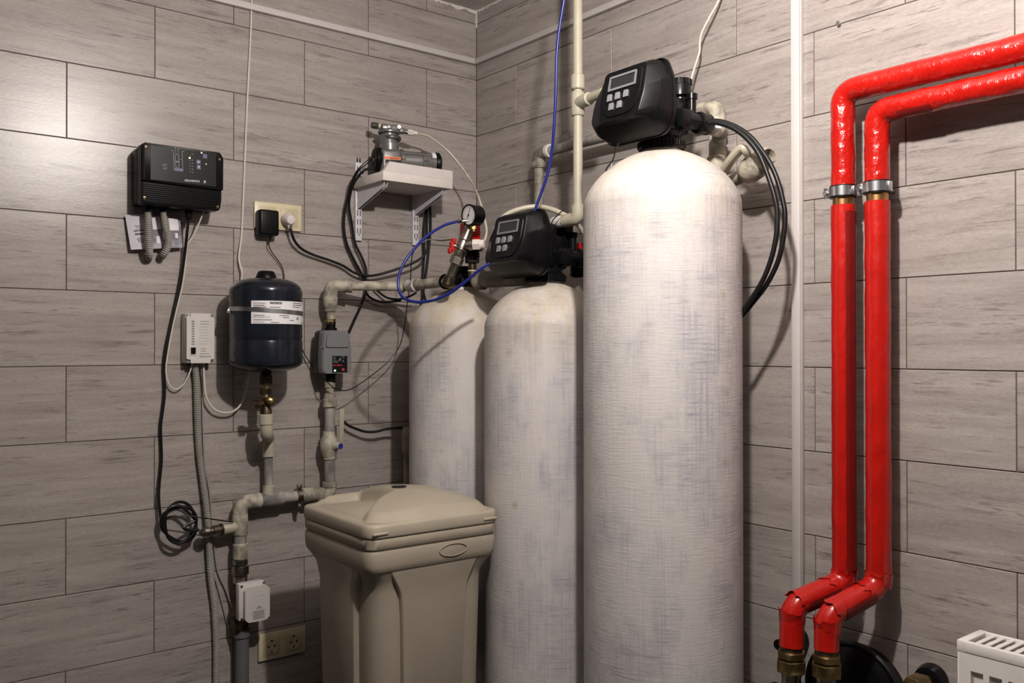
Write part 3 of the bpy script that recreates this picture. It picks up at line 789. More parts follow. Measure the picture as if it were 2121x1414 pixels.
# drain ball valve to the right of the tall tank
vb = V((-.105, -1.262, 1.680))
t = empty('drain_valve', 'cream plastic ball valve with lever sticking out right of the tallest tank', 'valve', vb)
part(t, 'feed', tubew([(-D, yE, 1.66), (-.085, -1.21, 1.668), vb], .0165), 'pp_dirty')
part(t, 'body', M().lathe([(.018, -.042), (.026, -.034), (.031, -.015), (.032, .005), (.028, .024), (.022, .030)], vb, (-.30, -.85, .25), 28), 'pp_dirty')
ax = V((-.30, -.85, .25)).normalized()
part(t, 'outlet', M().lathe([(.019, .0), (.0205, .008), (.021, .034), (.0195, .040), (.0155, .040), (.0155, .01)], vb + ax * .026, ax, 28, caps=False), 'pp_dirty')
part(t, 'outlet_bore', M().cyl(vb + ax * .03, vb + ax * .036, .0157), 'hole_black', 'dark open bore')
h0 = RW(1500, 352, .13); h1 = RW(1535, 308, .15); h2 = RW(1544, 312, .145)
part(t, 'lever', M().tube([h0, h0.lerp(h1, .5) - X * .004, h1, h2, vb + V((-.012, .004, .022))], .008, 12, 6, rfun=lambda s, a, p: .0085 * (1 + .45 * abs(math.cos(a)))), 'pp')

# pair of black hoses from the tall tank's head
def hose(name, pts, r, mat, label, cat, group=None, seg=12, n=8):
    return solo(name, M().tube(pts, r, seg, n), mat, label, cat, pts[0], group)
outer = [(1440, 254, .20), (1468, 250, .185), (1495, 252, .175), (1527, 264, .165), (1555, 284, .158), (1578, 312, .152), (1597, 342, .148), (1611, 375, .146), (1622, 417, .145), (1626, 450, .145), (1621, 502, .147), (1610, 545, .15), (1588, 589, .156), (1563, 622, .164), (1538, 652, .174), (1500, 690, .19)]
inner = [(1438, 262, .215), (1466, 254, .20), (1493, 256, .19), (1523, 268, .18), (1550, 290, .173), (1573, 321, .167), (1591, 365, .163), (1605, 410, .161), (1610, 444, .16), (1608, 486, .162), (1599, 530, .165), (1583, 574, .17), (1561, 612, .176), (1536, 646, .184), (1500, 683, .195)]
hose('black_hose', [RW(x, y, d) for x, y, d in outer], .0058, 'black_rubber', 'outer of the two black hoses looping right of the tallest tank', 'hose', 'black drain hoses')
hose('black_hose', [RW(x, y, d) for x, y, d in inner], .0058, 'black_rubber', 'inner of the two black hoses looping right of the tallest tank', 'hose', 'black drain hoses')
hose('white_cable', [RW(x, y, d) for x, y, d in ((1520, -75, .004), (1489, 0, .03), (1469, 37, .045), (1454, 67, .05), (1449.6, 87, .05), (1448.6, 108, .05), (1439, 139, .055), (1431, 169, .065), (1429, 200, .075), (1431, 232, .072))], .0030, 'white_cable', 'thin white cable hanging behind the higher control head', 'cable')
hose('blue_tube', [DP(x, y, d) for x, y, d in ((1176, -70, 2.30), (1168, 0, 2.31), (1160, 50, 2.32), (1153.5, 109, 2.33), (1151, 198, 2.34), (1147, 270, 2.35), (1142, 321, 2.36), (1132.6, 365, 2.365), (1119, 405, 2.37), (1104, 445, 2.372))], .0040, 'blue_tube', 'long blue tube hanging straight down onto the lower control head', 'tube', 'blue plastic tubes')
hose('black_wire', [DP(x, y, d) for x, y, d in ((1282, 296, 2.04), (1276, 306, 2.05), (1270, 330, 2.07), (1258, 347, 2.10), (1251, 363, 2.16), (1246, 385, 2.22))], .0017, 'cable_black', 'thin black wire hanging from under the higher control head', 'wire', None, 8)
hose('white_hose', [DP(x, y, d) for x, y, d in ((1010, 520, 2.60), (1030, 468, 2.60), (1050, 444, 2.60), (1085, 431, 2.60), (1118, 428, 2.60), (1150, 436, 2.58), (1180, 452, 2.56), (1208, 478, 2.54), (1240, 530, 2.52))], .0075, 'clear_hose', 'pale hose arching behind the lower control head', 'hose')
t = empty('red_lever', 'red lever handle peeking out beside the tall tank behind the lower head', 'lever', DP(1195, 510, 2.62))
part(t, 'grip', M().box(DP(1196, 511, 2.60), (.05, .035, .020), .004), 'red_plastic')
part(t, 'stem', M().cyl(DP(1196, 515, 2.60), DP(1196, 545, 2.60), .008), 'brass_dark')
part(t, 'body', M().lathe([(.012, 0), (.022, .006), (.022, .04), (.012, .046)], DP(1196, 575, 2.60), Z, 20), 'black_gloss')

# ------------------------------------------------------------------ top of the back tank: collar, fittings, gauge
tz = 1.44; bx, by = TB
t = empty('inlet_head', 'black ribbed inlet head on top of the back tank', 'valve', (bx, by, 1.425), 'black control heads')
part(t, 'collar', M().lathe([(.050, .01), (.056, .012), (.056, .042), (.050, .046), (.036, .047), (.036, .07), (.0, .07)], (bx, by, 1.425), seg=36), 'black_gloss')
mb = M()
for i in range(28):
    a = 2 * PI * i / 28; mb.box((bx + .057 * math.cos(a), by + .057 * math.sin(a), 1.453), (.006, .005, .030), .001, 1, Matrix.Rotation(a, 4, 'Z'))
part(t, 'grip_ribs', mb, 'black_gloss')
pA = DP(926, 583, 2.655); pB = V((bx, by, 1.452))
part(t, 'side_port', M().cyl(pA + (pA - pB).normalized() * .01, pB, .023), 'black_gloss')
# the riser on the head
t = empty('riser_fitting', 'brass and black fitting stack under the red valve on the back tank', 'pipe fitting', DP(979, 560, 2.62))
f = lambda y: DP(978, y, 2.63)
part(t, 'thread', M().cyl(f(572), f(540), .0115), 'brass_dark')
part(t, 'gasket', M().cyl(f(562), f(559.5), .0135), 'cream_plastic')
part(t, 'nut', M().hexn(f(545), f(533), .021), 'black_gloss')
part(t, 'union', M().lathe([(.016, 0), (.022, .006), (.022, .020), (.014, .024)], f(537), Z, 24), 'black_gloss')
part(t, 'disc', M().lathe([(.012, 0), (.031, .004), (.031, .010), (.015, .020)], f(522), Z, 28), 'black_plastic')
part(t, 'red_body', M().bb(f(500) + V((-.024, -.008, -.002)), f(462) + V((.026, .03, 0)), .004), 'red_plastic', 'red plastic valve body')
# strainer leaning left with gauge
t = empty('brass_strainer', 'nickel-plated pipe with tee leaning up from the back tank to the gauge', 'pipe fitting', DP(929, 585, 2.58))
g = lambda x, y, d=2.575: DP(x, y, d)
a, b = g(927, 587), g(973, 470)
ax = (b - a).normalized(); Lp = (b - a).length
part(t, 'elbow', M().lathe([(.010, -.012), (.0165, -.004), (.0165, .018), (.0125, .022)], a, ax, 20), 'brass_dark')
part(t, 'lower_tube', M().lathe([(.0135, 0), (.0135, .05), (.016, .055)], a + ax * .012, ax, 20), 'nickel')
part(t, 'hex', M().hexn(a + ax * .060, a + ax * .082, .0195), 'nickel')
part(t, 'tee_body', M().lathe([(.0145, .078), (.0165, .082), (.0165, .125), (.014, .13), (.014, Lp)], a, ax, 22), 'nickel')
part(t, 'bead', M().torus(a + ax * .105, ax, .016, .003), 'nickel'); part(t, 'bead', M().torus(a + ax * .135, ax, .014, .003), 'nickel')
c = a + ax * .118; e_ = g(1002, 506, 2.565)
br = (e_ - c).normalized()
part(t, 'branch', M().lathe([(.013, 0), (.013, .018), (.017, .02), (.017, .030)], c, br, 20), 'nickel')
part(t, 'white_adapter', M().hexn(c + br * .030, c + br * .052, .0165).cyl(c + br * .050, c + br * .064, .0135), 'foam', 'white plastic adapter')
hd = M().box(g(936, 510), (.012, .016, .030), .004).box(g(939, 499), (.012, .018, .016), .004).box(g(932, 519), (.010, .014, .016), .003)
part(t, 'tap_handle', hd, 'red_plastic', 'red butterfly tap handle')
part(t, 'tap_stem', M().cyl(g(939, 508), g(952, 513), .006), 'nickel')
gc = DP(981, 446, 2.56)
t = empty('pressure_gauge', 'round pressure gauge with black case above the back tank', 'gauge', gc)
ga = V((-.975, -.10, -.05)).normalized(); gu = V((0, 0, 1)).cross(ga).normalized(); gv = ga.cross(gu)
R_ = .0290
part(t, 'case', M().lathe([(R_ * .9, 0), (R_, .004), (R_, .034), (R_ * 1.06, .036), (R_ * 1.06, .042), (R_ * .94, .042), (R_ * .90, .0385)], gc - ga * .022, ga, 40, caps=True), 'black_gloss')
dc = gc + ga * .0185
dial = part(t, 'dial', M().lathe([(0, 0), (R_ * .91, 0), (R_ * .91, -.003)], dc, ga, 40), 'dial', 'pale dial face')
mb = M()
for i in range(21):
    an = math.radians(225 - 270 * i / 20); L_ = .004 if i % 5 else .0065
    e1 = gu * math.cos(an) + gv * math.sin(an)
    mb.box(dc + ga * .0005 + e1 * (R_ * .78), (L_, .0007, .0006), 0, 1, Matrix((e1, ga.cross(e1), ga)).transposed().to_4x4())
part(dial, 'scale_marks', mb, 'ink')
e1 = (gu * .42 + gv * .9).normalized()
part(dial, 'needle', M().box(dc + ga * .002 + e1 * .004, (.036, .0012, .0008), 0, 1, Matrix((e1, ga.cross(e1), ga)).transposed().to_4x4()), 'ink')
part(dial, 'needle_hub', M().cyl(dc, dc + ga * .003, .0025, seg=12), 'ink')
part(t, 'stem', M().cyl(gc - Z * .026, gc - Z * .046, .007).hexn(gc - Z * .030, gc - Z * .040, .009), 'brass')
p0 = g(948, 459, 2.55)
part(t, 'tube_socket', M().cyl(p0, gc - V((0, 0, .014)), .0045).hexn(p0, p0 + (gc - p0).normalized() * .012, .007), 'nickel')
hose('blue_tube', [DP(x, y, d) for x, y, d in ((947, 459, 2.55), (943, 459.5, 2.548), (917, 468, 2.53), (884, 489, 2.50), (856.5, 517, 2.47), (835, 548, 2.45), (825, 578, 2.43), (827, 602, 2.42), (838, 618, 2.41), (865, 625.5, 2.40), (896, 622, 2.39), (927, 610, 2.38), (958, 588, 2.37), (992, 560, 2.36), (1015, 545, 2.36))], .0040, 'blue_tube', 'blue tube looping from the gauge round to the lower control head', 'tube', 'blue plastic tubes')
# dark link pipe between the back and middle tanks
a, b = V((bx + .01, by - .03, 1.462)), V((TM[0] + .02, TM[1] + .06, 1.475))
t = empty('link_pipe', 'thick dirty pipe in shadow joining the back tank and the lower head', 'pipe', a)
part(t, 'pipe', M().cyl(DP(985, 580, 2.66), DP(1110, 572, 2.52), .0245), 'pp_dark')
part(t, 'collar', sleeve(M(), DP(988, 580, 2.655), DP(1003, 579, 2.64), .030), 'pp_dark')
part(t, 'tie', M().box(DP(1015, 603, 2.60), (.004, .004, .022), .0005), 'white_plastic')
# black zip tie round the white sleeve
solo('cable_tie', M().tube([DP(x, y, 2.42) for x, y in ((1146, 476), (1141, 468), (1146, 455), (1156, 445), (1164, 437), (1170, 438))], .0016, 6), 'cable_black', 'thin black tie looped round the white pipe sleeve above the lower head', 'cable tie', DP(1150, 455, 2.42))

# ------------------------------------------------------------------ left wall: pump controller box
bxl, bxr, bz0, bz1 = LW(294, 360, .10).x, LW(461, 360, .10).x, 1.6325, 1.797
t = empty('pump_controller', 'black wall-mounted pump controller box with lit indicator lamps', 'control box', ((bxl + bxr) / 2, 0, bz0))
part(t, 'back_box', M().bb((bxl, -.062, bz0 + .004), (bxr, -.0005, bz1 - .004), .010, 3), 'black_plastic')
zs = bz0 + .062
W_ = bxr - bxl
def xz_prism(keys, rad, ya, yb, inset=.003):
    po = round_poly(keys, rad, 4); cx = sum(p.x for p in po) / len(po); cz = sum(p.y for p in po) / len(po)
    s = lambda p, k: (cx + (p.x - cx) * k, cz + (p.y - cz) * k)
    k = 1 - inset / .06
    return M().rings([[(p.x, ya, p.y) for p in po], [(p.x, yb + inset, p.y) for p in po], [(s(p, k)[0], yb, s(p, k)[1]) for p in po]])
part(t, 'front_cover', xz_prism([(bxl, bz0), (bxr - .006, bz0 + .001), (bxr, bz0 + .03), (bxr, bz1 - .016), (bxr - .006, bz1), (bxl + .006, bz1), (bxl, bz1 - .006)], .008, -.060, -.094), 'black_plastic')
up = part(t, 'upper_panel', xz_prism([(bxl + .002, zs), (bxr + .001, zs - .004), (bxr + .0015, bz1 - .016), (bxr - .008, bz1 - .0005), (bxl + .006, bz1 - .0005), (bxl + .002, bz1 - .007)], .005, -.090, -.1035, .002), 'black_plastic')
for i in range(9):
    z = bz0 + .010 + i * .0054
    part(t, 'rib', M().bb((bxl + .004, -.0965, z), (bxr - .004, -.093, z + .0028), .0008, 1), 'black_plastic')
yf = -.1036
part(up, 'membrane', M().bb((bxl + .021, yf - .0004, zs + .004), (bxr - .020, yf + .001, bz1 - .006), .0003, 1), 'black_panel')
for sx, sz in ((bxl + .009, bz1 - .012), (bxr - .010, bz1 - .020)):
    part(up, 'screw', M().cyl((sx, yf + .002, sz), (sx, yf - .0012, sz), .0032, seg=14), 'brass_dark')
for sx, sz in ((bxl + .008, bz0 + .018), (bxr - .012, bz0 + .012)):
    part(t, 'screw', M().cyl((sx, -.092, sz), (sx, -.0955, sz), .0036, seg=14), 'brass')
yp = yf - .0006
fpx = lambda zx, zy: LW(230 + zx / 4.713, 260 + zy / 4.713, -yp)
def line2(mb, pts, wd):
    P = [fpx(*p) for p in pts]
    for p, q in zip(P, P[1:]):
        c = (p + q) / 2; dv = q - p; an = math.atan2(dv.z, dv.x)
        mb.box((c.x, yp, c.z), (dv.length + wd, .0006, wd), 0, 1, Matrix.Rotation(-an, 4, 'Y'))
mb = M()
line2(mb, [(588, 238), (608, 242), (617, 437), (702, 446), (692, 250), (714, 253)], .0011)
line2(mb, [(626, 194), (632, 270)], .0009); line2(mb, [(652, 197), (656, 272)], .0009)
line2(mb, [(624, 282), (660, 284), (664, 408), (632, 406), (624, 282)], .0012); line2(mb, [(628, 350), (662, 353)], .003); line2(mb, [(668, 330), (692, 333)], .0006)
part(up, 'pump_diagram', mb, 'print_grey', 'printed line drawing of a pump in a well')
mb = M()
a_, b_ = fpx(622, 436), fpx(700, 424); mb.bb((a_.x, yp - .0003, a_.z), (b_.x, yp + .0003, b_.z + .001))
part(up, 'diagram_water', mb, 'print_blue', 'blue water level in the printed diagram')
for (u0, v0, u1, v1) in ((832, 336, 874, 372), (836, 386, 876, 426), (895, 280, 938, 318)):
    p, q = fpx(u0, v1), fpx(u1, v0); part(up, 'key', M().bb((p.x, yp - .0004, p.z), (q.x, yp + .0003, q.z), .0003, 1), 'print_blue', 'blue membrane key')
mb = M()
for (cx_, cy_, s) in ((853, 354, 1), (856, 406, -1)):
    p = fpx(cx_, cy_); mb.prism([(-.0028, -.0022 * s), (.0028, -.0022 * s), (0, .0026 * s)] if s > 0 else [(-.0028, .0022), (0, -.0026), (.0028, .0022)], (p.x, yp - .0006, p.z), X, Z, .0002)
p = fpx(928, 376); mb.bb((p.x - .0016, yp - .0006, p.z - .002), (p.x + .0016, yp - .0002, p.z + .002))
part(up, 'arrows', mb, 'print_white')
p = fpx(716, 543)
uu = (fpx(890, 556) - p).normalized()
part(up, 'lettering', M().text('GRUNDFOS', (p.x, yp - .0001, p.z), uu, Z, .0078, .0002, bold=.0001).text('X', (fpx(902, 560).x, yp - .0001, fpx(902, 560).z), uu, Z, .0100, .0002, bold=.0003), 'print_white', 'white maker lettering and crossed emblem')
mb = M()
for i in range(26):
    p = fpx(505 + random.uniform(0, 38), 375 + random.uniform(0, 55)); mb.box((p.x, yp, p.z), (.0016, .0005, .0014))
part(up, 'warning_mark', mb, 'print_grey')
mb = M()
for i in range(7):
    p = fpx(772, 292 + i * 26.5)
    if i == 1: continue
    mb.cyl((p.x, yp, p.z), (p.x, yp - .0006, p.z), .0011, seg=10)
    q = fpx(788, 276 + i * 30); mb.box((q.x + .002, yp, q.z), (.004, .0004, .0016))
part(up, 'scale_dots', mb, 'print_grey')
p = fpx(767, 316); part(up, 'amber_lamp', M().cyl((p.x, yp, p.z), (p.x, yp - .0012, p.z), .0022, seg=14), 'led_amber', 'lit amber lamp')
p = fpx(883, 266); part(up, 'green_lamp', M().cyl((p.x, yp, p.z), (p.x, yp - .0012, p.z), .0017, seg=14), 'led_green2', 'lit green lamp')
part(up, 'green_text', M().text('OFF ON', fpx(868, 252), uu, Z, .0046, .0002), 'led_off')
def gland(px, py, r):
    r *= 1.15
    p = LW(px, py, .05)
    return part(t, 'gland', M().lathe([(r * .8, .018), (r, .014), (r, -.002), (r * .88, -.006), (r * .88, -.012), (r * .66, -.018)], (p.x, -.05, bz0 - .008), Z, 14), 'black_plastic')
gland(309, 432, .0125); gland(341, 432, .0125); gland(391, 432, .0095)
# short flexible conduits below
def corr(pts, r, pitch=.0052, amp=.13, seg=14):
    P = catmull(pts, 14); L_ = sum((q - p).length for p, q in zip(P, P[1:])); n = int(L_ / pitch * 4)
    out = []; acc = [0]
    for p, q in zip(P, P[1:]): acc.append(acc[-1] + (q - p).length)
    j = 0
    for i in range(n + 1):
        s = L_ * i / n
        while j < len(P) - 2 and acc[j + 1] < s: j += 1
        k = (s - acc[j]) / max(1e-9, acc[j + 1] - acc[j]); out.append(P[j].lerp(P[j + 1], k))
    return M().tube(out, r, seg, raw=True, rfun=lambda s, a, p: r * (1 + amp * math.sin(2 * PI * s / pitch)))
solo('flexible_conduit', corr([LW(307, 440, .055), LW(307.5, 475, .055), LW(309, 505, .052), LW(310, 524, .042), LW(309, 533, .02), LW(308, 536, .001)], .0088), 'conduit', 'left of two short ribbed conduits hanging from the black controller over the leaflet', 'conduit', LW(307, 445, .055), 'ribbed conduits under the controller')
solo('flexible_conduit', corr([LW(339, 440, .055), LW(342, 465, .055), LW(349, 493, .055), LW(347, 512, .05), LW(341, 524, .04), LW(335, 531, .02), LW(331, 533, .001)], .0088), 'conduit', 'right of two short ribbed conduits, curving over the leaflet', 'conduit', LW(339, 445, .055), 'ribbed conduits under the controller')
# leaflet
c00, c10, c11, c01 = LW(271, 517, .022), LW(378, 513, .020), LW(372, 441, .012), LW(259, 445, .012)
fl = .40
def lf(a, b):
    p = (c00.lerp(c10, a)).lerp(c01.lerp(c11, a), b); return p - Y * (.006 * math.sin(PI * min(1, a / fl)) if a < fl else .010 * math.sin(PI * (a - fl) / (1 - fl)))
def lgrid(a0, a1, b0=0, b1=1, off=0.0, n=10, m_=6):
    mb = M(); G = [[mb.v(lf(a0 + (a1 - a0) * i / n, b0 + (b1 - b0) * j / m_) - Y * off) for j in range(m_ + 1)] for i in range(n + 1)]
    G2 = [[mb.v(lf(a0 + (a1 - a0) * i / n, b0 + (b1 - b0) * j / m_) - Y * (off - .0005)) for j in range(m_ + 1)] for i in range(n + 1)]
    for i in range(n):
        for j in range(m_):
            mb.bm.faces.new((G[i][j], G[i + 1][j], G[i + 1][j + 1], G[i][j + 1])); mb.bm.faces.new((G2[i][j], G2[i][j + 1], G2[i + 1][j + 1], G2[i + 1][j]))
    for i in range(n):
        mb.bm.faces.new((G[i][0], G2[i][0], G2[i + 1][0], G[i + 1][0])); mb.bm.faces.new((G[i][m_], G[i + 1][m_], G2[i + 1][m_], G2[i][m_]))
    return mb
t = empty('leaflet', 'printed leaflet stuck behind the ribbed conduits under the black controller', 'leaflet', c00)
part(t, 'text_page', lgrid(0, fl), 'paper')
pg = part(t, 'photo_page', lgrid(fl, 1), 'paper_photo', 'page with a printed product photo')
for a0, a1, b0, b1 in ((.46, .60, .55, .92), (.62, .72, .25, .48), (.76, .95, .50, .85), (.50, .56, .15, .35), (.86, .92, .28, .42)):
    part(pg, 'printed_picture', lgrid(a0, a1, b0, b1, .0007, 3, 3), 'paper_white')
mb = M()
p = lf(.10, .50) - Y * .0012; q = lf(.36, .52); uu = (q - p).normalized(); uu.y = 0
mb.text('GIDROLOCK', p, uu, Z, .0080, .0003, bold=.0003); p = lf(.11, .40) - Y * .0012; mb.text('PREMIUM', p, uu, Z, .0080, .0003, bold=.0003)
for i, b_ in enumerate((.68, .63, .33, .29, .25, .21)):
    p = lf(.12, b_) - Y * .0012; mb.box(p + X * .012, (.022 - .004 * (i % 3), .0004, .0014))
part(t, 'printing', mb, 'ink', 'black printed heading and lines')

# cables from the controller
K = [(391, 446, .05), (388.5, 470, .045), (385, 505, .03), (380, 545, .018), (372, 590, .012), (360, 645, .010), (350, 690, .010), (343, 726, .010), (339.5, 760, .010), (341, 811, .010), (337, 850, .010), (332.7, 886, .010), (334.5, 950, .010), (330, 1001, .012), (329, 1036, .018)]
cx_, cy_ = 372, 1081
for k in range(46):     # coil
    an = PI + .25 - 2 * PI * k / 18.0
    rr_ = 36 - 3.5 * math.sin(k * .9) - (2 if k > 20 else 0)
    K.append((cx_ + rr_ * 1.05 * math.cos(an) + 2.5 * math.sin(k * .4), cy_ - rr_ * 1.08 * math.sin(an) + k * .12, .028 + .0006 * k))
K += [(380, 1092, .06), (398, 1098, .062), (412, 1097, .062)]
hose('sensor_cable', [LW(*p) for p in K], .0042, 'cable_black', 'long black cable dropping from the black controller into a coil', 'cable', None, 8, 5)
hose('thin_lead', [LW(x, y, d) for x, y, d in ((345, 1074, .05), (360, 1068, .06), (384, 1067.5, .066), (420, 1072, .07), (455, 1077, .068), (483, 1081, .062))], .0019, 'cable_black', 'thin black lead running from the cable coil to the pipe tee', 'cable', None, 8)
hose('white_cable', [LW(x, y, d) for x, y, d in ((425, 424, .06), (421, 440, .055), (408, 472, .04), (397, 493, .03), (387, 509, .025), (384, 545, .018), (378, 590, .012), (366, 640, .012), (356, 685, .012), (347, 735, .012), (343.5, 765, .012), (347, 788, .014), (354, 801, .016), (366, 806, .018), (379, 797, .02), (390, 778, .022), (397, 758, .022), (398, 746, .022))], .0022, 'white_cable', 'thin white cable from the black controller looping into the white alarm box', 'cable')

# ------------------------------------------------------------------ leak alarm box
wl, wr = LW(386.5, 700, .048).x, LW(444, 700, .048).x
z0, z1 = LW(400, 752, .048).z, LW(400, 648.5, .048).z
t = empty('leak_alarm_box', 'small white leak alarm box with rows of indicator slots and black switch', 'control box', ((wl + wr) / 2, 0, z0))
part(t, 'base', M().bb((wl, -.040, z0), (wr, -.0005, z1), .004), 'white_plastic')
n_ = .011; w_, h_ = wr - wl, z1 - z0
keys = [(n_, 0), (w_ - n_, 0), (w_ - n_, n_), (w_, n_), (w_, h_ - n_), (w_ - n_, h_ - n_), (w_ - n_, h_), (n_, h_), (n_, h_ - n_), (0, h_ - n_), (0, n_), (n_, n_)]
part(t, 'front_cover', M().prism(round_poly(keys, .004, 3), (wl, -.039, z0), X, Z, .0095), 'white_plastic')
for sx in (n_ * .45, w_ - n_ * .45):
    for sz in (n_ * .45, h_ - n_ * .45): part(t, 'screw', M().cyl((wl + sx, -.039, z0 + sz), (wl + sx, -.0425, z0 + sz), .0035, seg=12), 'steel')
za = lambda zx, zy: LW(350 + zx / 3.927, 540 + zy / 3.927, .0487)
for i in range(10):
    p = za(196, 492 + i * 20.5); part(t, 'indicator_slot', M().box((p.x, -.0488, p.z), (.0075, .0012, .0038), .0003, 1), 'ink_grey')
p = za(196, 735); sw = part(t, 'switch', M().box((p.x, -.049, p.z), (.0185, .003, .0235), .001, 1), 'white_plastic')
part(sw, 'rocker', M().box((p.x, -.0505, p.z + .001), (.0135, .004, .0195), .001, 1, Matrix.Rotation(.12, 4, 'X')), 'black_gloss', 'black rocker')
mb = M()
for y in (492, 514): mb.box((za(290, y).x, -.0488, za(290, y).z), (.026, .0006, .0014))
for y in (714, 734, 755): mb.box((za(280 if y < 750 else 290, y).x, -.0488, za(280, y).z), (.014 if y < 750 else .027, .0006, .0016))
for i in range(7): mb.box((za(288, 538 + i * 23).x, -.0488, za(288, 538 + i * 23).z), (.022, .0005, .0006)); mb.box((za(252, 552 + i * 20).x, -.0488, za(252, 552 + i * 20).z), (.0014, .0005, .0014))
p = za(248, 784); mb.text('GIDROLOCK', (p.x, -.0486, p.z), X, Z, .0058, .0004, bold=.0002)
part(t, 'printing', mb, 'ink_grey', 'small printed lines and maker name')
# ribbed conduit from the alarm box down the wall
solo('flexible_conduit', corr([LW(x, y, d) for x, y, d in ((404, 750, .02), (405, 766, .018), (407, 795, .014), (408.6, 858, .014), (412.4, 933, .014), (421, 1001, .016), (427, 1045, .02), (431, 1085, .022), (433, 1124, .02), (436.5, 1192, .016), (444, 1256, .014), (448, 1341, .014), (447.5, 1414, .014), (446, 1500, .014))] + [V((LW(446, 1500, .014).x, -.014, .02))], .0086), 'conduit', 'long ribbed grey conduit running down the wall under the white alarm box', 'conduit', LW(448, 1341, .014))
for i in range(3):
    pass
hose('white_cable', [LW(x, y, d) for x, y, d in ((523, -75, .004), (521, 0, .004), (519.5, 60, .004), (512, 213, .004), (507, 332, .004), (502.5, 440, .004), (500, 490, .005), (495, 530, .01), (497, 548, .014), (501.5, 563, .018), (500, 583, .014), (500, 640, .012), (508, 720, .012), (515, 765, .014), (509, 808, .02), (498, 838, .024), (482, 852, .026), (460, 854, .026), (440, 844, .026), (427, 820, .026), (423, 785, .024), (421.5, 755, .022), (421.5, 744, .022))], .0030, 'white_cable', 'long white cable from the ceiling, passing behind the dark vessel to the alarm box', 'cable', None, 8)
hose('grey_cable', [LW(x, y, d) for x, y, d in ((416, 752, .016), (419, 800, .008), (420, 870, .006), (424, 960, .006), (434, 1020, .006), (441, 1100, .006), (449.6, 1177, .006), (467.6, 1221, .008), (478, 1250, .014), (488, 1280, .03))], .0024, 'conduit', 'grey cable beside the long conduit, running to the valve actuator', 'cable', None, 8)
hose('grey_cable', [LW(x, y, d) for x, y, d in ((441.6, 1186, .005), (452, 1220, .005), (460, 1249, .005), (473.5, 1301, .006), (487, 1322, .012))], .0020, 'conduit', 'short grey cable branching off the long conduit behind the lower pipe', 'cable', None, 8)

# ------------------------------------------------------------------ expansion vessel
vx, vd = LW(551, 665, .125).x, .125; R_ = (LW(625, 665, .125).x - LW(477, 665, .125).x) / 2 * .945
vz = lambda y: LW(551, y, vd).z
t = empty('expansion_vessel', 'dark blue-grey expansion vessel with white label strapped to the left wall', 'expansion vessel', (vx, -vd, vz(770)))
zt, zb = vz(576), vz(771)
h1 = vz(606); h0 = vz(748)
prof = [(.0, zb), (.022, zb + .001)]
for i in range(1, 13):
    a = PI / 2 * i / 12; prof.append((R_ * (math.sin(a) ** .75), zb + (h0 - zb) * (1 - math.cos(a) ** 1.0)))
zg = vz(703)
prof += [(R_, h0 + .003), (R_, zg - .008), (R_ * .985, zg - .004), (R_ * .982, zg), (R_ * .998, zg + .005), (R_ * 1.0, zg + .009), (R_, h1)]
for i in range(1, 13):
    a = PI / 2 * i / 12; prof.append((R_ * (math.cos(a) ** .65), h1 + (zt - h1) * math.sin(a)))
part(t, 'shell', M().lathe(prof, (vx, -vd, 0), Z, 64), 'vessel', None, 50)
part(t, 'cap', M().lathe([(.031, zt - .010), (.030, zt + .001), (.023, zt + .018), (.020, zt + .020), (0, zt + .020)], (vx, -vd, 0), Z, 28), 'black_plastic')
view = math.atan2(CAM.y + vd, CAM.x - vx)            # angle of the vessel's side seen by the camera
def curved(a0, a1, za_, zb_, rad, n=16, th=.0006, tilt=0.0):
    mb = M(); rs = []
    for i in range(n + 1):
        a = a0 + (a1 - a0) * i / n; dz = tilt * math.sin(a - view)
        e = V((math.cos(a), math.sin(a), 0)); c = V((vx, -vd, 0))
        rs.append([c + e * rad + Z * (za_ + dz), c + e * (rad + th) + Z * (za_ + dz), c + e * (rad + th) + Z * (zb_ + dz), c + e * rad + Z * (zb_ + dz)])
    return mb.rings(rs)
la0 = view - math.asin(.385); la1 = view + math.radians(100)
lab = part(t, 'label_sticker', curved(la0, la1, vz(672), vz(626), R_ + .0002, 24), 'paper_white', 'white printed rating label')
def on_label(mb, frac, y, wdt, hgt):     # dark bar printed on the label
    a = la0 + frac * (la1 - la0); da = wdt / R_
    n = max(2, int(da / .06)); z = vz(y)
    rs = []
    for i in range(n + 1):
        q = a + da * i / n; e = V((math.cos(q), math.sin(q), 0)); c = V((vx, -vd, 0))
        rs.append([c + e * (R_ + .0008) + Z * z, c + e * (R_ + .0012) + Z * z, c + e * (R_ + .0012) + Z * (z + hgt), c + e * (R_ + .0008) + Z * (z + hgt)])
    mb.rings(rs)
def label_text(mb, frac, y, body, size, bold=0.0):   # lettering bent round the shell
    tm = M().text(body, (0, 0, 0), X, Z, size, 0, bold=bold)
    a = la0 + frac * (la1 - la0); z = vz(y); mp = {}
    for v in tm.bm.verts:
        q = a + v.co.x / R_; mp[v] = mb.bm.verts.new((vx + math.cos(q) * (R_ + .0012), -vd + math.sin(q) * (R_ + .0012), z + v.co.z))
    for f_ in tm.bm.faces: mb.bm.faces.new([mp[v] for v in f_.verts])
    tm.bm.free()
mb = M()
label_text(mb, .03, 632.5, 'Part Number:', .0062); label_text(mb, .23, 632.5, '96528335', .0085, .0004)
label_text(mb, .03, 660, 'Max. Temperature: 70', .0048); label_text(mb, .03, 670, 'Serial Number:', .0048)
label_text(mb, .62, 662.5, 'CE', .009, .0003)
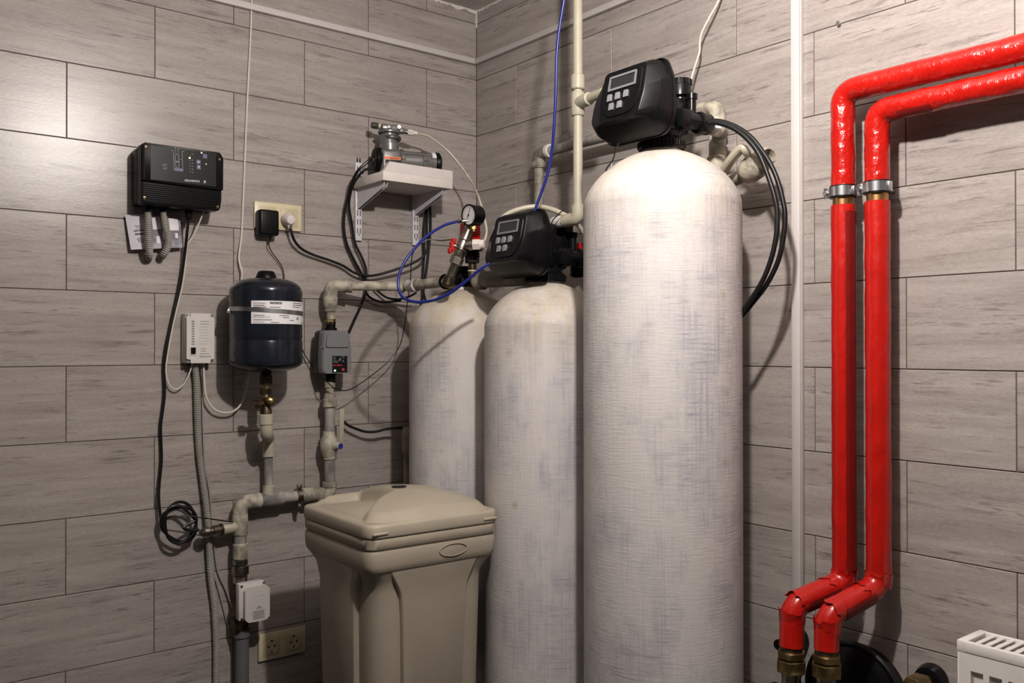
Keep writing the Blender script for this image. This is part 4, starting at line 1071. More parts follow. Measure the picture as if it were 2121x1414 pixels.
for fr_, y, wd_ in ((.03, 636, .03), (.03, 639.5, .035), (.23, 639.5, .03), (.03, 665, .05), (.24, 670, .024), (.55, 630, .05), (.55, 634, .045), (.55, 638, .03), (.40, 660, .02), (.5, 665, .015), (.03, 656, .03), (.35, 656, .03), (.75, 670, .03)): on_label(mb, fr_, y, wd_, .0016)
part(lab, 'printing', mb, 'ink')['kind'] = 'stuff'
zc = vz(645)
st = part(t, 'strap', curved(0, 2 * PI, zc - .006, zc + .006, R_ + .0014, 64, .0008, -.006), 'steel', 'perforated steel strap')
mb = M()
for i in range(18):
    a = view - .05 + i * .018; e = V((math.cos(a), math.sin(a), 0)); dz = -.006 * math.sin(a - view)
    mb.box(V((vx, -vd, zc + dz)) + e * (R_ + .0024), (.0006, .0010, .007), 0, 1, Matrix.Rotation(a, 4, 'Z'))
part(st, 'strap_slots', mb, 'ink_grey')
p = LW(475, 645, .11)
part(st, 'strap_screw', M().cyl(p + Y * .008, p - Y * .010, .0045, seg=14).cyl(p - Y * .010, p - Y * .014, .0065, seg=6), 'zinc')
part(st, 'strap_lug', M().bb((p.x - .005, -.112, p.z - .007), (p.x + .012, -.108, p.z + .007), .001), 'steel')
part(st, 'wall_bracket', M().bb((vx - .015, -vd + R_, zc - .02), (vx + .015, -.0005, zc + .02), .001), 'steel')
# brass tee under the vessel
t = empty('vessel_tee', 'brass tee with plug and drain cock under the dark expansion vessel', 'pipe fitting', (vx, -vd, vz(860)))
part(t, 'neck', M().cyl((vx, -vd, zb - .012), (vx, -vd, zb + .006), .0155), 'black_plastic')
part(t, 'nut', M().hexn((vx, -vd, vz(797)), (vx, -vd, zb - .010), .0175), 'brass_dark')
part(t, 'nipple', M().cyl((vx, -vd, vz(806)), (vx, -vd, vz(796)), .0085), 'brass')
part(t, 'union_nut', M().hexn((vx, -vd, vz(816)), (vx, -vd, vz(805)), .0165), 'brass_dark')
part(t, 'body', M().lathe([(.012, vz(862)), (.017, vz(858)), (.0165, vz(848)), (.012, vz(842)), (.012, vz(826)), (.015, vz(822)), (.013, vz(815))], (vx, -vd, 0), Z, 24), 'brass_dark')
q = V((vx, -vd, vz(836)))
part(t, 'side_plug', M().lathe([(.008, 0), (.008, .022), (.013, .024), (.013, .038), (.010, .041)], q, (-1, -.15, 0), 16), 'brass_dark')
part(t, 'drain_cock', M().lathe([(.008, 0), (.010, .016), (.0135, .018), (.0135, .026), (.010, .030), (.004, .034)], V((vx, -vd, vz(830))), (.25, -1, .05), 18), 'brass')

# ------------------------------------------------------------------ lower pipe run on the left wall
D = .045
zr = .7990
xv = LW(497.5, 1090, D).x; xe = LW(556, 960, D).x; xu = LW(683, 950, .06).x
t = empty('supply_pipe', 'grimy plastic pipe run along the left wall from the valve actuator to the salt bin', 'pipe', (xv, -D, .0))
part(t, 'elbow', tubew(fillet([(xv, -D, zr - .055), (xv, -D, zr), (xv + .055, -D, zr)], .035, 8), .0215, 22), 'pp_dirty')
part(t, 'run', M().cyl((xv + .04, -D, zr), (xu - .02, -D, zr), .0165), 'pp_grey')
part(t, 'tee', sleeve(M(), (LW(539, 1036, D).x, -D, zr), (LW(586, 1030, D).x, -D, zr), .0215), 'pp_grey')
part(t, 'tee_neck', sleeve(M(), (xe, -D, zr + .012), (xe, -D, zr + .042), .0170), 'pp_dirty')
part(t, 'elbow_collar', sleeve(M(), (xv + .043, -D, zr), (xv + .062, -D, zr), .0225), 'pp_dirty')
part(t, 'run_coupling', sleeve(M(), (LW(627, 1026, D).x, -D, zr), (LW(665, 1022, D).x, -D, zr), .0215), 'pp_dirty')
zv = lambda y: LW(497.5, y, D).z
part(t, 'branch_tee', sleeve(M(), (xv, -D, zv(1108)), (xv, -D, zv(1062)), .0222), 'pp_dirty')
part(t, 'ring', M().cyl((xv, -D, zv(1125)), (xv, -D, zv(1104)), .0180), 'pp_grey')
part(t, 'coupling', sleeve(M(), (xv, -D, zv(1158)), (xv, -D, zv(1124)), .0218), 'pp_dirty')
part(t, 'union_nut', M().hexn((xv, -D, zv(1170)), (xv, -D, zv(1158)), .0215), 'nickel')
part(t, 'union_nut', M().hexn((xv, -D, zv(1190)), (xv, -D, zv(1171)), .0245), 'nickel')
part(t, 'union_nut', M().hexn((xv, -D, zv(1207)), (xv, -D, zv(1191)), .0205), 'nickel')
part(t, 'valve_body', M().lathe([(.018, 0), (.021, .01), (.027, .03), (.027, .07), (.02, .09), (.019, .13)], (xv, -D, zv(1312)), Z, 22), 'brass_dark')
part(t, 'grey_drop', M().cyl((xv + .006, -D, 0), (xv + .006, -D, zv(1300)), .0195).cyl((xv + .006, -D, zv(1318)), (xv + .006, -D, zv(1302)), .0235), 'pvc_grey')
# branch to the sensor
zb_ = zv(1089)
t = empty('flow_sensor', 'nickel sensor plug screwed into the left side branch of the pipe run', 'sensor', (xv - .05, -D, zb_))
pL = LW(404, 1096, D + .012); pL = V((pL.x, -D - .012, zb_ - .004)); pR = V((xv, -D, zb_))
dv = (pL - pR).normalized()
part(t, 'plastic_branch', M().lathe([(.016, .012), (.0165, .03), (.0165, .055), (.0145, .058)], pR, dv, 22), 'pp', 'cream plastic branch')
part(t, 'flange', M().cyl(pR + dv * .056, pR + dv * .062, .0170), 'brass_dark')
part(t, 'sensor_body', M().lathe([(.0145, 0), (.0155, .005), (.0155, .022), (.0125, .025), (.0125, .034), (.0155, .037), (.0150, .050), (.007, .060)], pR + dv * .061, dv, 20), 'nickel')
# valve actuator
al, ar = LW(508, 1250, .105).x, LW(559, 1250, .105).x
z0, z1 = LW(530, 1287, .105).z, LW(530, 1215, .105).z
t = empty('valve_actuator', 'white motorised valve actuator box on the lower pipe', 'actuator', ((al + ar) / 2, -.08, z0))
part(t, 'back_half', M().bb((al - .012, -.088, z0 + .004), (ar - .008, -.062, z1 + .010), .004), 'white_plastic')
w_, h_ = ar - al, z1 - z0; c_ = .010
part(t, 'front_half', M().prism(round_poly([(c_, 0), (w_ - c_, 0), (w_, c_), (w_, h_ - c_), (w_ - c_, h_), (c_, h_), (0, h_ - c_), (0, c_)], .002, 2), (al, -.085, z0), X, Z, .020), 'white_plastic')
part(t, 'nameplate', M().box((al + w_ * .58, -.1053, z1 - .018), (.026, .0012, .018), .0008, 1), 'white_plastic')
mb = M()
for i in range(7): mb.box((al + w_ * .56 - (.003 if i % 2 else 0), -.1054, z0 + .008 + i * .0036), (.036 - (.006 if i % 3 == 1 else 0), .0006, .0016))
for i in range(3): mb.box((al + w_ * .56, -.1054, z0 + .037 + i * .0028), (.018 - .005 * i, .0006, .0012))
part(t, 'printing', mb, 'ink_grey')
for sx, sz in ((al - .004, z1 + .004), (ar - .012, z1 + .004), (al - .004, z0 + .010)): part(t, 'screw', M().cyl((sx, -.086, sz), (sx, -.0905, sz), .0036, seg=12), 'steel')
# pipe up to the vessel tee
t = empty('vessel_branch_pipe', 'plastic pipe rising from the run to the vessel tee', 'pipe', (xe, -D, zr + .04))
ze = lambda y: LW(556, y, D).z
part(t, 'pipe', M().cyl((xe, -D, zr + .03), (xe, -D, LW(556, 915, D).z), .0128), 'pp_grey')
bend = fillet([(xe, -D, ze(945)), (xe, -D, ze(905)), (vx + .002, -vd, vz(900)), (vx, -vd, vz(868))], .018, 6)
part(t, 'offset_elbow', tubew(bend, .0180, 22), 'pp')
part(t, 'socket', sleeve(M(), (vx, -vd, vz(880)), (vx, -vd, vz(857)), .0205), 'pp')
# metal pipe clip near the salt bin
p = LW(618, 1027, D); t = empty('pipe_clip', 'metal clip round the lower pipe just left of the salt bin', 'pipe clamp', (p.x, 0, zr))
part(t, 'band', M().lathe([(.0175, -.008), (.0225, -.008), (.0225, .008), (.0175, .008)], (p.x, -D, zr), X, 28), 'nickel')
for s in (-1, 1):
    e = part(t, 'ear', M().box((p.x, -D - .006, zr + s * .029), (.013, .012, .016), .002), 'nickel'); part(e, 'screw', M().cyl((p.x, -D - .010, zr + s * .030), (p.x, -D - .018, zr + s * .030), .005, seg=14), 'zinc')
part(t, 'stud', M().cyl((p.x, -D, zr), (p.x, -.0005, zr), .004), 'nickel')

# ------------------------------------------------------------------ riser with the pressure controller
D = .06; xr = xu
z_ = lambda y: LW(684, y, D).z
t = empty('riser_pipe', 'dirty white riser pipe with ball valve below the grey pressure controller', 'pipe', (xr, -D, .80))
part(t, 'bottom_elbow', tubew(fillet([(xr - .06, -.05, zr), (xr, -D, zr), (xr, -D, z_(996))], .03, 6), .0205, 20), 'pp_dirty')
part(t, 'collar', sleeve(M(), (xr, -D, z_(1008)), (xr, -D, z_(996)), .0225), 'pp_dirty')
part(t, 'pipe', M().cyl((xr, -D, z_(1000)), (xr, -D, z_(945)), .0165), 'pp_grey')
part(t, 'collar', sleeve(M(), (xr - .001, -D, z_(951)), (xr - .001, -D, z_(942)), .0190), 'pp_dirty')
part(t, 'valve_body', M().lathe([(.019, 0), (.0245, .014), (.0275, .034), (.0245, .055), (.0195, .066), (.019, .078)], (xr - .003, -D, z_(945)), Z, 24), 'pp_dirty')
sp = V((xr, -D, z_(922)))
st = part(t, 'valve_stem', M().lathe([(.014, 0), (.014, .03), (.0105, .036), (.0105, .044)], sp, (.35, -1, 0), 20), 'pp')
cap_ = sp + V((.35, -1, 0)).normalized() * .043
part(st, 'blue_cap', M().cyl(cap_, cap_ + V((.35, -1, 0)).normalized() * .004, .0085, seg=20), 'blue_knob', 'blue cap on the stem')
lv0 = LW(707, 916, .095); lv1 = LW(708, 846, .085)
part(st, 'lever', M().box((lv0 + lv1) / 2, (.0155, .005, (lv1 - lv0).length), .002, 2, Matrix.Rotation(.06, 4, 'X')), 'pp', 'flat cream lever pointing up')
part(t, 'pipe', M().cyl((xr, -D, z_(895)), (xr, -D, z_(838)), .0160), 'pp_grey')
part(t, 'union', sleeve(M(), (xr, -D, z_(843)), (xr, -D, z_(825)), .0225), 'pp_dirty')
part(t, 'cone', M().lathe([(.019, 0), (.0175, .014), (.013, .018), (.013, .04)], (xr, -D, z_(826)), Z, 22), 'pp_dirty')
part(t, 'adapter', sleeve(M(), (xr, -D, z_(803)), (xr, -D, z_(790)), .0165), 'pp_dirty')
# grey pressure controller
gl, gr_ = LW(667, 730, .10).x, LW(728, 730, .10).x; z0, z1 = LW(690, 773, .10).z, LW(690, 684, .10).z
t = empty('pressure_controller', 'grey pump pressure controller with green lamp and red button on the riser', 'control box', (xr, -D, z0))
gx = (gl + gr_) / 2; gw = (gr_ - gl) / 2; gh = z1 - z0
def gsec(y, k, lift=0): return [(gx + p.x * gw * k, y, z0 + lift + p.y * gh) for p in round_poly([(-.94, .0), (.90, .0), (1.0, .12), (1.0, .60), (.84, .95), (.62, 1.0), (-.70, 1.0), (-.90, .95), (-1.0, .55), (-1.0, .12)], .04, 3)]
part(t, 'back_case', M().rings([gsec(-.035, .93), gsec(-.040, .98), gsec(-.072, 1.0)]), 'black_plastic')
part(t, 'front_case', M().rings([gsec(-.070, .99), gsec(-.090, 1.0), gsec(-.100, .955), gsec(-.1025, .90)]), 'grey_body', None, 40)
zst = z0 + gh * .60
part(t, 'upper_bulge', xz_prism([(gx - gw * .80, zst), (gx + gw * .80, zst), (gx + gw * .72, z1 - .016), (gx + gw * .56, z1 - .008), (gx - gw * .62, z1 - .008), (gx - gw * .76, z1 - .016)], .008, -.100, -.1075, .003), 'grey_body', None, 40)
ctp = lambda zx, zy: LW(640 + zx / 4.714, 540 + zy / 4.714, .1030)
p, q = ctp(228, 1104), ctp(374, 927)
pl = part(t, 'label_panel', M().bb((p.x, -.1036, p.z + .004), (q.x, -.1015, q.z), .0004, 1), 'black_panel', 'black label panel')
mb = M()
p = ctp(316, 948); mb.text('CE', (p.x, -.1038, p.z), X, Z, .0085, .0002)
for i in range(5):
    p = ctp(236, 940 + i * 13); mb.box((p.x + .004 + (.004 if i > 2 else 0), -.1038, p.z), (.008 + (.008 if i > 2 else 0), .0004, .0012))
p = ctp(300, 962); mb.box((p.x, -.1038, p.z), (.004, .0004, .010), 0, 1, Matrix.Rotation(.6, 4, 'Y')); p = ctp(328, 975); mb.text('A', (p.x - .003, -.1038, p.z - .004), X, Z, .011, .0002)
part(pl, 'printing', mb, 'print_grey')
p = ctp(232, 1026); part(pl, 'red_lettering', M().text('Brio 2000-M', (p.x, -.1038, p.z), X, Z, .0062, .0003, bold=.0002), 'print_red', 'red model lettering')
p = ctp(252, 1071); part(pl, 'green_lamp', M().cyl((p.x, -.1030, p.z), (p.x, -.1052, p.z), .0027, seg=16), 'led_green', 'lit green lamp')
p = ctp(330, 1060); part(pl, 'red_button', M().cyl((p.x, -.1030, p.z), (p.x, -.1060, p.z), .0046, seg=20), 'print_red', 'round red button')
for zx, zy in ((142, 843), (155, 1086), (185, 697)):
    p = ctp(zx, zy); part(t, 'screw', M().cyl((p.x, -.088, p.z), (p.x, -.1045 if zx < 180 else -.100, p.z), .0032, seg=12), 'steel')
part(t, 'bottom_connector', M().cyl((xr + .002, -D, z_(792)), (xr + .002, -D, z0 + .004), .0165).cyl((xr + .002, -D, z_(776)), (xr + .002, -D, z_(770)), .021), 'black_plastic')
part(t, 'top_connector', M().cyl((xr + .003, -D, z1 - .004), (xr + .003, -D, z_(667)), .0150).cyl((xr + .003, -D, z1 - .006), (xr + .003, -D, z_(679)), .0195), 'black_plastic')
# upper pipe from the controller to the back tank
ZH = 1.441
t = empty('outlet_pipe', 'dirty white pipe from the grey controller across to the back tank', 'pipe', (xr, -D, 1.33))
part(t, 'nut', M().hexn((xr + .003, -D, z_(672)), (xr + .003, -D, z_(660)), .0155), 'brass')
part(t, 'nipple', M().cyl((xr + .003, -D, z_(662)), (xr + .003, -D, z_(642)), .0125), 'pp_dirty')
part(t, 'reducer', M().lathe([(.0165, 0), (.0175, .004), (.0175, .010), (.0215, .016), (.0220, .034)], (xr + .002, -D, z_(645)), Z, 22), 'pp_dirty')
pj1 = LW(836, 594, .15); pj2 = pA
path = [V((xr + .002, -D, z_(625))), V((xr + .002, -D, ZH)), V((pj1.x, -.15, ZH + .001)), V(pj2)]
part(t, 'elbow', tubew(fillet([path[0], path[1], path[1] + (path[2] - path[1]).normalized() * .058], .035, 8), .0215, 22), 'pp_dirty')
dv = (path[2] - path[1]).normalized()
part(t, 'elbow_collar', sleeve(M(), path[1] + dv * .052, path[1] + dv * .066, .0222), 'pp_dirty')
part(t, 'elbow_collar', sleeve(M(), path[0] + Z * .002, path[0] + Z * .014, .0228), 'pp_dirty')
part(t, 'pipe', M().cyl(path[1] + dv * .05, path[2], .0150), 'pp_dirty')
d2 = (path[3] - path[2]).normalized()
part(t, 'pipe', M().cyl(path[2], path[3], .0155), 'pp_dirty')
part(t, 'coupling', sleeve(M(), path[2] - dv * .018, path[2] + d2 * .004, .0205), 'pp_dirty')
part(t, 'white_coupling', sleeve(M(), path[2] + d2 * .030, path[2] + d2 * .072, .0205), 'white_plastic')
part(t, 'white_ring', M().torus(path[2] + d2 * .072, d2, .0175, .0035), 'white_plastic')
# short drain pipe left of the back tank
p0 = LW(843, 905, .10)
t = empty('drain_pipe', 'dull pink plastic drain pipe half hidden left of the back tank', 'pipe', (p0.x + .004, -.10, 0))
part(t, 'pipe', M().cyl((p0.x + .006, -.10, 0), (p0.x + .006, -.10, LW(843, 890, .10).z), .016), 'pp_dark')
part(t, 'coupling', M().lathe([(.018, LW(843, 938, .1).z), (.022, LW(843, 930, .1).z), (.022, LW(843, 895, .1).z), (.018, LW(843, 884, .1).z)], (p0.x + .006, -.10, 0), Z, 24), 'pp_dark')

# ------------------------------------------------------------------ sockets
def double_socket(px0, px1, yc, label, filled):
    a = LW(px0, yc, 0); b = LW(px1, yc, 0); cx, cz = (a.x + b.x) / 2, (a.z + b.z) / 2
    t = empty('double_socket', label, 'wall socket', (cx, 0, cz - .0405), 'cream double wall sockets')
    part(t, 'frame', M().bb((cx - .076, -.009, cz - .0405), (cx + .076, -.0005, cz + .0405), .003), 'cream_plastic')
    for s in (-1, 1):
        c = cx + s * .0355
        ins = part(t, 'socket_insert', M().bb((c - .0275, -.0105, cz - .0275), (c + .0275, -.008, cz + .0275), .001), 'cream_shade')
        part(ins, 'socket_well', M().torus((c, -.0108, cz), (0, 1, 0), .0205, .0016, 32, 8), 'cream_plastic')
        if not filled:
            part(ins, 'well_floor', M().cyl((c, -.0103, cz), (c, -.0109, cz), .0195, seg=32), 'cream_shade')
            for e in (-1, 1):
                part(ins, 'earth_clip', M().box((c, -.0113, cz + e * .0165), (.006, .0012, .005), .0004, 1), 'socket_hole')
            for e in (-1, 1):
                part(ins, 'contact_hole', M().cyl((c + e * .0095, -.0112, cz), (c + e * .0095, -.0120, cz), .0030, seg=14), 'socket_hole')
    return cx, cz
cx, cz = double_socket(525, 622, 449, 'upper cream double socket beside the black controller, both outlets in use', True)
c = cx - .0355
t = empty('power_adapter', 'black plug-in power adapter in the upper cream double socket', 'power adapter', (c, -.011, cz))
pl0, pl1 = LW(538, 463, .045).x, LW(578.5, 463, .045).x
part(t, 'case', M().bb((pl0, -.047, LW(557, 487, .045).z), (pl1, -.011, LW(557, 434, .045).z), .007, 3), 'black_plastic')
part(t, 'strain_relief', M().cyl(LW(560, 486, .03), LW(560, 497, .03), .0045, .003, seg=12), 'black_plastic')
pc = LW(600, 453, .035)
t = empty('white_plug', 'round white mains plug in the upper cream double socket', 'plug', (pc.x, -.011, pc.z))
part(t, 'body', M().lathe([(.0185, 0), (.0190, .008), (.0170, .026), (.0125, .034), (.0, .036)], (pc.x, -.011, pc.z), (0, -1, -.12), 28), 'foam')
part(t, 'cord_grip', M().lathe([(.010, 0), (.0065, .02), (.005, .024)], V((pc.x, -.030, pc.z - .006)), (.10, -.05, -1), 16), 'foam')
double_socket(534, 630, 1331, 'lower cream double socket in shadow beside the salt bin, both outlets empty', False)

hose('mains_cable', [LW(x, y, d) for x, y, d in ((601, 466, .035), (604, 482, .035), (611, 500, .03), (626, 516, .025), (650, 528, .02), (680, 538, .02), (710, 550, .02), (735, 565, .025), (762, 571, .03), (790, 567, .035), (834, 553, .05), (862, 541, .06), (880, 527, .065), (886, 508, .06), (884, 480, .045), (885, 450, .035), (887, 420, .03), (885, 390, .03), (880, 360, .04))], .0042, 'cable_black', 'thick black mains cable swagging from the white plug to the shelf', 'cable', None, 10)
hose('adapter_wire', [LW(x, y, d) for x, y, d in ((560, 494, .03), (557, 508, .02), (565, 525, .012), (580, 545, .010), (587, 562, .010), (590, 590, .010), (600, 650, .010), (625, 722, .015), (650, 762, .03), (668, 784, .085), (680, 793, .10), (694, 804, .105), (717, 808.5, .10), (742, 797, .09), (783, 767, .08), (808, 744, .08), (829, 713, .09), (839, 667, .11), (844, 624, .16), (850, 583, .21), (852, 541, .23), (858, 518, .24), (873, 503, .25), (890, 496, .26), (912, 498, .28), (935, 496, .32))], .0016, 'cable_black', 'thin dark wire sagging from the adapter past the grey controller to the red tap', 'wire', None, 8)

# ------------------------------------------------------------------ shelf with the air compressor
sx0, sx1, sd = -.4995, -.2405, .197
zs0, zs1 = 1.760, 1.789
t = empty('wall_shelf', 'small white wall shelf on slotted uprights carrying the air compressor', 'shelf', ((sx0 + sx1) / 2, 0, zs0))
part(t, 'board', M().bb((sx0, -sd, zs0), (sx1, -.012, zs1), .002), 'shelf_white')
mb = M()
po = [(sx0 + .004, zs1), (sx1, zs1), (sx1, zs1 + .030), (sx0 + .026, zs1 + .031), (sx0 + .018, zs1 + .012)]
part(t, 'foam_strip', M().prism([(p[0], p[1]) for p in po], (0, -.168, 0), X, Z, .028), 'foam', 'thick white foam strip along the front of the shelf')
part(t, 'torn_edge', M().prism([(0, 0), (.022, 0), (.026, .020), (.022, .033)], (sx0 + .004, -sd + .004, zs1), X, Z, .002), 'foam')
for i, xx in enumerate((-.4795, -.2623)):
    u = part(t, 'upright', M().bb((xx - .0115, -.011, LW(740, 497).z - .003), (xx + .0115, -.0005, LW(740, 337).z), .002), 'upright_white')
    for k in range(9):
        for s in (-1, 1):
            zz_ = LW(740, 485).z + .010 + k * .0285
            part(u, 'slot', M().box((xx + s * .0050, -.0112, zz_), (.0030, .0012, .0175), .0004, 1), 'grille_dark')
    part(u, 'upright_screw', M().cyl((xx, -.011, LW(740, 485).z - .002), (xx, -.0125, LW(740, 485).z - .002), .003, seg=10), 'steel')
    mb = M().prism([(.010, 0), (sd - .012, 0), (sd - .020, -.016), (.012, -.066)], (xx + .006, 0, zs0), V((0, -1, 0)), Z, .002)
    mb.prism([(.010, 0), (sd - .012, 0), (sd - .020, -.016), (.012, -.066)], (xx - .0045, 0, zs0), V((0, -1, 0)), Z, .002)
    mb.bb((xx - .006, -sd + .014, zs0 - .003), (xx + .006, -.010, zs0), .0005)
    part(t, 'bracket', mb, 'upright_white')
pd_ = .078
P = lambda zx, zy, d=pd_: LW(740 + zx / 7.855, 240 + zy / 7.855, d)
xa = LW(776, 328, pd_).x; xb = xa + .214
zc_ = 1.848; rm = .036; zfl = zs1
TP = Matrix.Translation((xa, -pd_, 0)) @ Matrix.Rotation(math.radians(-17), 4, 'Z') @ Matrix.Translation((-xa, pd_, 0))
def MP(): return M(TP)
t = empty('air_compressor', 'grey piston air compressor with orange label on the white wall shelf', 'compressor', ((xa + xb) / 2, -pd_, zfl))
c0 = V((xa, -pd_, zc_))
part(t, 'motor', MP().lathe([(rm * .8, .075), (rm, .08), (rm, .092), (rm * .93, .094), (rm * .93, .150), (rm, .152), (rm * 1.0, .172), (rm * .95, .178), (rm * .95, xb - xa - .016)], c0, X, 40), 'pump_grey')
for k in range(10):
    a = 2 * PI * k / 10
    e = V((0, math.cos(a), math.sin(a)))
    part(t, 'cooling_slot', MP().box(c0 + X * .086 + e * (rm * .99), (.012, .004, .006), .001, 1, Matrix.Rotation(a, 4, 'X')), 'pump_dark')
    part(t, 'cooling_slot', MP().box(c0 + X * .161 + e * (rm * .99), (.016, .004, .006), .001, 1, Matrix.Rotation(a, 4, 'X')), 'pump_dark')
for a in (-2.5, -.6, .6, 2.5):
    e = V((0, -math.cos(a), math.sin(a)))
    part(t, 'tie_bolt', MP().cyl(c0 + X * .078 + e * rm * .99, c0 + X * .180 + e * rm * .99, .0028, seg=10), 'steel')
part(t, 'end_cap', MP().lathe([(rm * .97, 0), (rm * 1.02, .003), (rm * 1.02, .014), (rm * .8, .020), (0, .021)], c0 + X * (xb - xa - .018), X, 36), 'black_plastic')
mb = MP(); rs = []
for i in range(7):
    a = math.radians(20 + i * 9); e = V((0, -math.cos(a), math.sin(a)))
    rs.append([c0 + X * .183 + e * rm * .955, c0 + X * .203 + e * rm * .955, c0 + X * .203 + e * rm * .975, c0 + X * .183 + e * rm * .975])
part(t, 'rating_label', mb.rings(rs), 'paper_white', 'small white label')
# crankcase
part(t, 'crankcase', MP().bb((xa + .012, -pd_ - .040, zfl + .001), (xa + .080, -pd_ + .036, zc_ + .030), .012, 3).lathe([(.028, 0), (.030, .02), (.03, .05)], (xa + .048, -pd_, zc_ + .0), Z, 28), 'pump_grey', None, 50)
q = V((xa + .047, -pd_ - .0403, zc_ - .010))
part(t, 'orange_label', MP().box(q + Z * .009 + X * .002, (.052, .0012, .0085), .0003, 1), 'orange', 'orange warning label')
part(t, 'black_label', MP().box(q - Z * .004 + X * .002, (.050, .0012, .0155), .0003, 1), 'black_panel')
part(t, 'label_print', MP().box(q + V((.008, -.0008, .009)), (.030, .0004, .0025)), 'ink')
# fan grille facing left
fc = V((xa + .008, -pd_, zc_ - .002)); fd = V((-1, -.02, 0)); rf = .040
part(t, 'fan_housing', MP().lathe([(rf * .95, 0), (rf, .004), (rf, .016), (rf * .92, .020), (rf * .86, .019)], fc + X * .010, fd, 40), 'black_plastic')
fg = part(t, 'fan_grille', MP().torus(fc - X * .010, fd, rf * .84, .0018, 36, 6).torus(fc - X * .010, fd, rf * .62, .0018, 36, 6).torus(fc - X * .010, fd, rf * .40, .0018, 30, 6).cyl(fc - X * .008, fc - X * .012, rf * .2), 'black_gloss')
mb = MP()
for k in range(6):
    a = 2 * PI * k / 6; e = V((0, math.cos(a), math.sin(a))); mb.cyl(fc - X * .010 + e * rf * .18, fc - X * .010 + e * rf * .9, .0017, seg=6)
part(fg, 'grille_spokes', mb, 'black_gloss')
# cylinder and head
hx = xa + .047; hz = lambda y: P(500, y, .09).z
part(t, 'cylinder', MP().lathe([(.026, hz(620)), (.0265, hz(420)), (.0285, hz(380)), (.0285, hz(330)), (.026, hz(325)), (.026, hz(285))], (hx, -pd_, 0), Z, 32), 'pump_grey')
part(t, 'cylinder_band', MP().lathe([(.030, hz(400)), (.0325, hz(385)), (.0325, hz(350)), (.030, hz(335))], (hx + .006, -pd_, 0), Z, 32), 'pump_dark')
part(t, 'head_flange', MP().lathe([(.034, hz(292)), (.0355, hz(285)), (.0355, hz(262)), (.034, hz(255))], (hx, -pd_, 0), Z, 32), 'pump_grey')
part(t, 'cylinder_head', MP().bb((hx - .030, -pd_ - .024, hz(262)), (hx + .034, -pd_ + .024, hz(160)), .006, 3).bb((hx - .011, -pd_ - .026, hz(240)), (hx + .005, -pd_ - .018, hz(165)), .002), 'pump_grey')
part(t, 'outlet_boss', MP().bb((hx + .028, -pd_ - .013, hz(268)), (hx + .052, -pd_ + .013, hz(188)), .004), 'pump_grey')
q = V((hx + .026, -pd_ - .0245, hz(198)))
part(t, 'head_bolt', MP().cyl(q + Y * .004, q - Y * .004, .0062, seg=18).cyl(q - Y * .004, q - Y * .006, .0035, seg=6), 'steel')
part(t, 'inlet_filter', MP().lathe([(.009, 0), (.0100, .002), (.0100, .020), (.007, .022)], (hx - .036, -pd_, hz(180)), (-1, 0, .04), 18), 'pump_dark')
part(t, 'inlet_ring', MP().cyl((hx - .028, -pd_, hz(180)), (hx - .037, -pd_, hz(180)), .0068, seg=16), 'cream_plastic')
part(t, 'outlet_nipple', MP().cyl((hx + .050, -pd_, hz(235)), (hx + .062, -pd_, hz(236)), .0075, seg=18), 'nickel')
part(t, 'outlet_elbow', MP().hexn((hx + .060, -pd_, hz(236)), (hx + .078, -pd_, hz(240)), .0095).cyl((hx + .077, -pd_, hz(240)), (hx + .092, -pd_, hz(243)), .0072, seg=16), 'foam', 'white outlet fitting')
part(t, 'foot', MP().bb((xa + .02, -pd_ - .036, zfl), (xa + .03, -pd_ + .036, zfl + .01), .001).bb((xb - .06, -pd_ - .036, zfl), (xb - .05, -pd_ + .036, zfl + .01), .001), 'pump_dark')
# air hose from the compressor to the tee on the tank
hose('air_hose', [TP @ V((hx + .088, -pd_, hz(243))), LW(882, 280, .12), LW(898, 289, .125), LW(928, 313, .14), LW(956, 346, .165), LW(978, 379, .20), DP(991.6, 409, 2.72), DP(1002.7, 450, 2.64), DP(1008, 478, 2.60), DP(1003, 500, 2.57)], .0034, 'clear_hose', 'pale translucent air hose arching from the compressor to the brass tee', 'hose', None, 10)
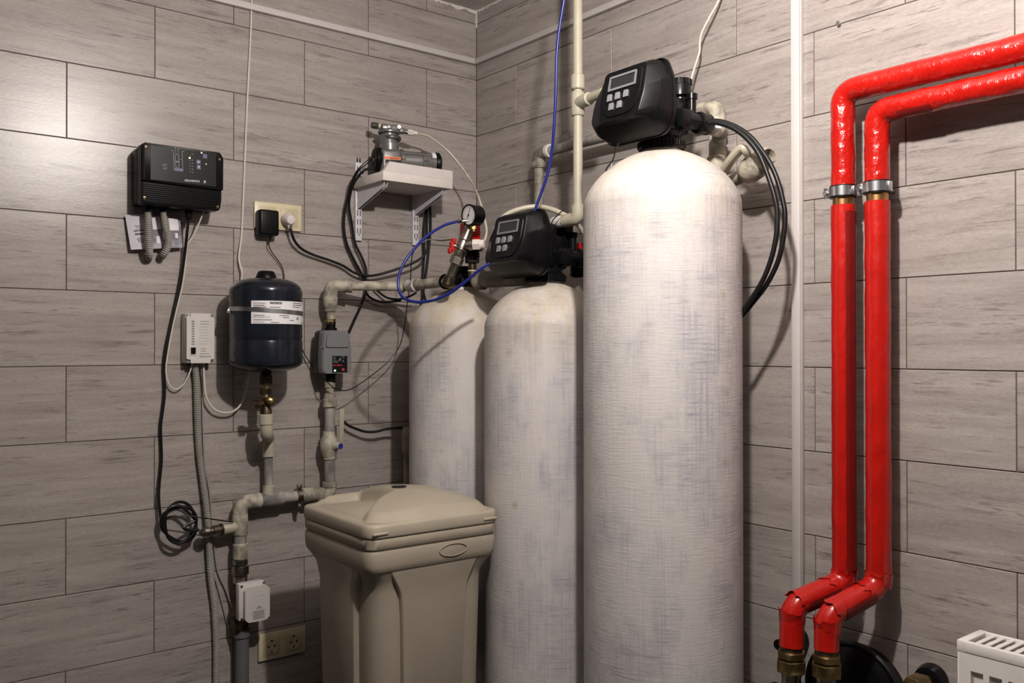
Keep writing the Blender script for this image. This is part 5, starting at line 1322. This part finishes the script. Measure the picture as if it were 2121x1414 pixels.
# compressor cables
hose('black_cable', [LW(x, y, d) for x, y, d in ((768, 330, .10), (760, 336, .10), (741, 354, .085), (728, 380, .05), (721, 406, .03), (714.5, 434, .02), (712, 470, .015), (718.5, 506, .015), (735, 542, .018), (752, 574, .02), (757, 600, .02), (746, 636, .02), (734, 662, .04), (722, 690, .06))], .0046, 'cable_black', 'outer black cable looping left of the shelf down to the grey controller', 'cable', 'black cables left of the shelf', 10)
hose('black_cable', [LW(x, y, d) for x, y, d in ((774, 350, .08), (762, 350, .075), (750, 356, .07), (731, 384, .045), (723, 423, .028), (729, 464, .02), (735.5, 503, .02), (750, 534, .022), (758.5, 560, .024), (758, 590, .026), (762, 612, .02), (790, 625, .02), (830, 622, .03))], .0042, 'cable_black', 'inner black cable looping left of the shelf and ending behind the outlet pipe', 'cable', 'black cables left of the shelf', 10)
hose('black_cable', [LW(x, y, d) for x, y, d in ((887, 385, .03), (884, 420, .02), (879, 464, .018), (877, 500, .018), (878, 533, .018), (876, 577, .02), (877, 605, .03), (884, 630, .06))], .0042, 'cable_black', 'left one of two black cables hanging below the right shelf bracket', 'cable', 'black cables under the shelf', 10)
hose('black_cable', [LW(x, y, d) for x, y, d in ((893, 385, .03), (891, 420, .02), (892, 464, .014), (889.5, 506, .012), (884, 555, .014), (879, 590, .016), (872, 640, .03))], .0042, 'cable_black', 'right one of two black cables hanging below the right shelf bracket', 'cable', 'black cables under the shelf', 10)
hose('black_cable', [LW(x, y, d) for x, y, d in ((776, 596, .02), (784, 604, .02), (801, 616, .025), (824, 619.5, .035), (845, 615, .06), (862, 606, .09))], .0036, 'cable_black', 'short black cable sagging just under the outlet pipe', 'cable', None, 10)
hose('black_cable', [LW(x, y, d) for x, y, d in ((711, 872, .03), (722, 881, .032), (735.5, 887, .035), (756.7, 893.6, .04), (778, 893.6, .045), (801, 888, .05), (822, 886, .055), (848, 885, .06), (880, 884, .06))], .0042, 'cable_black', 'black cable sagging from behind the ball valve lever to the back tank', 'cable', None, 10)
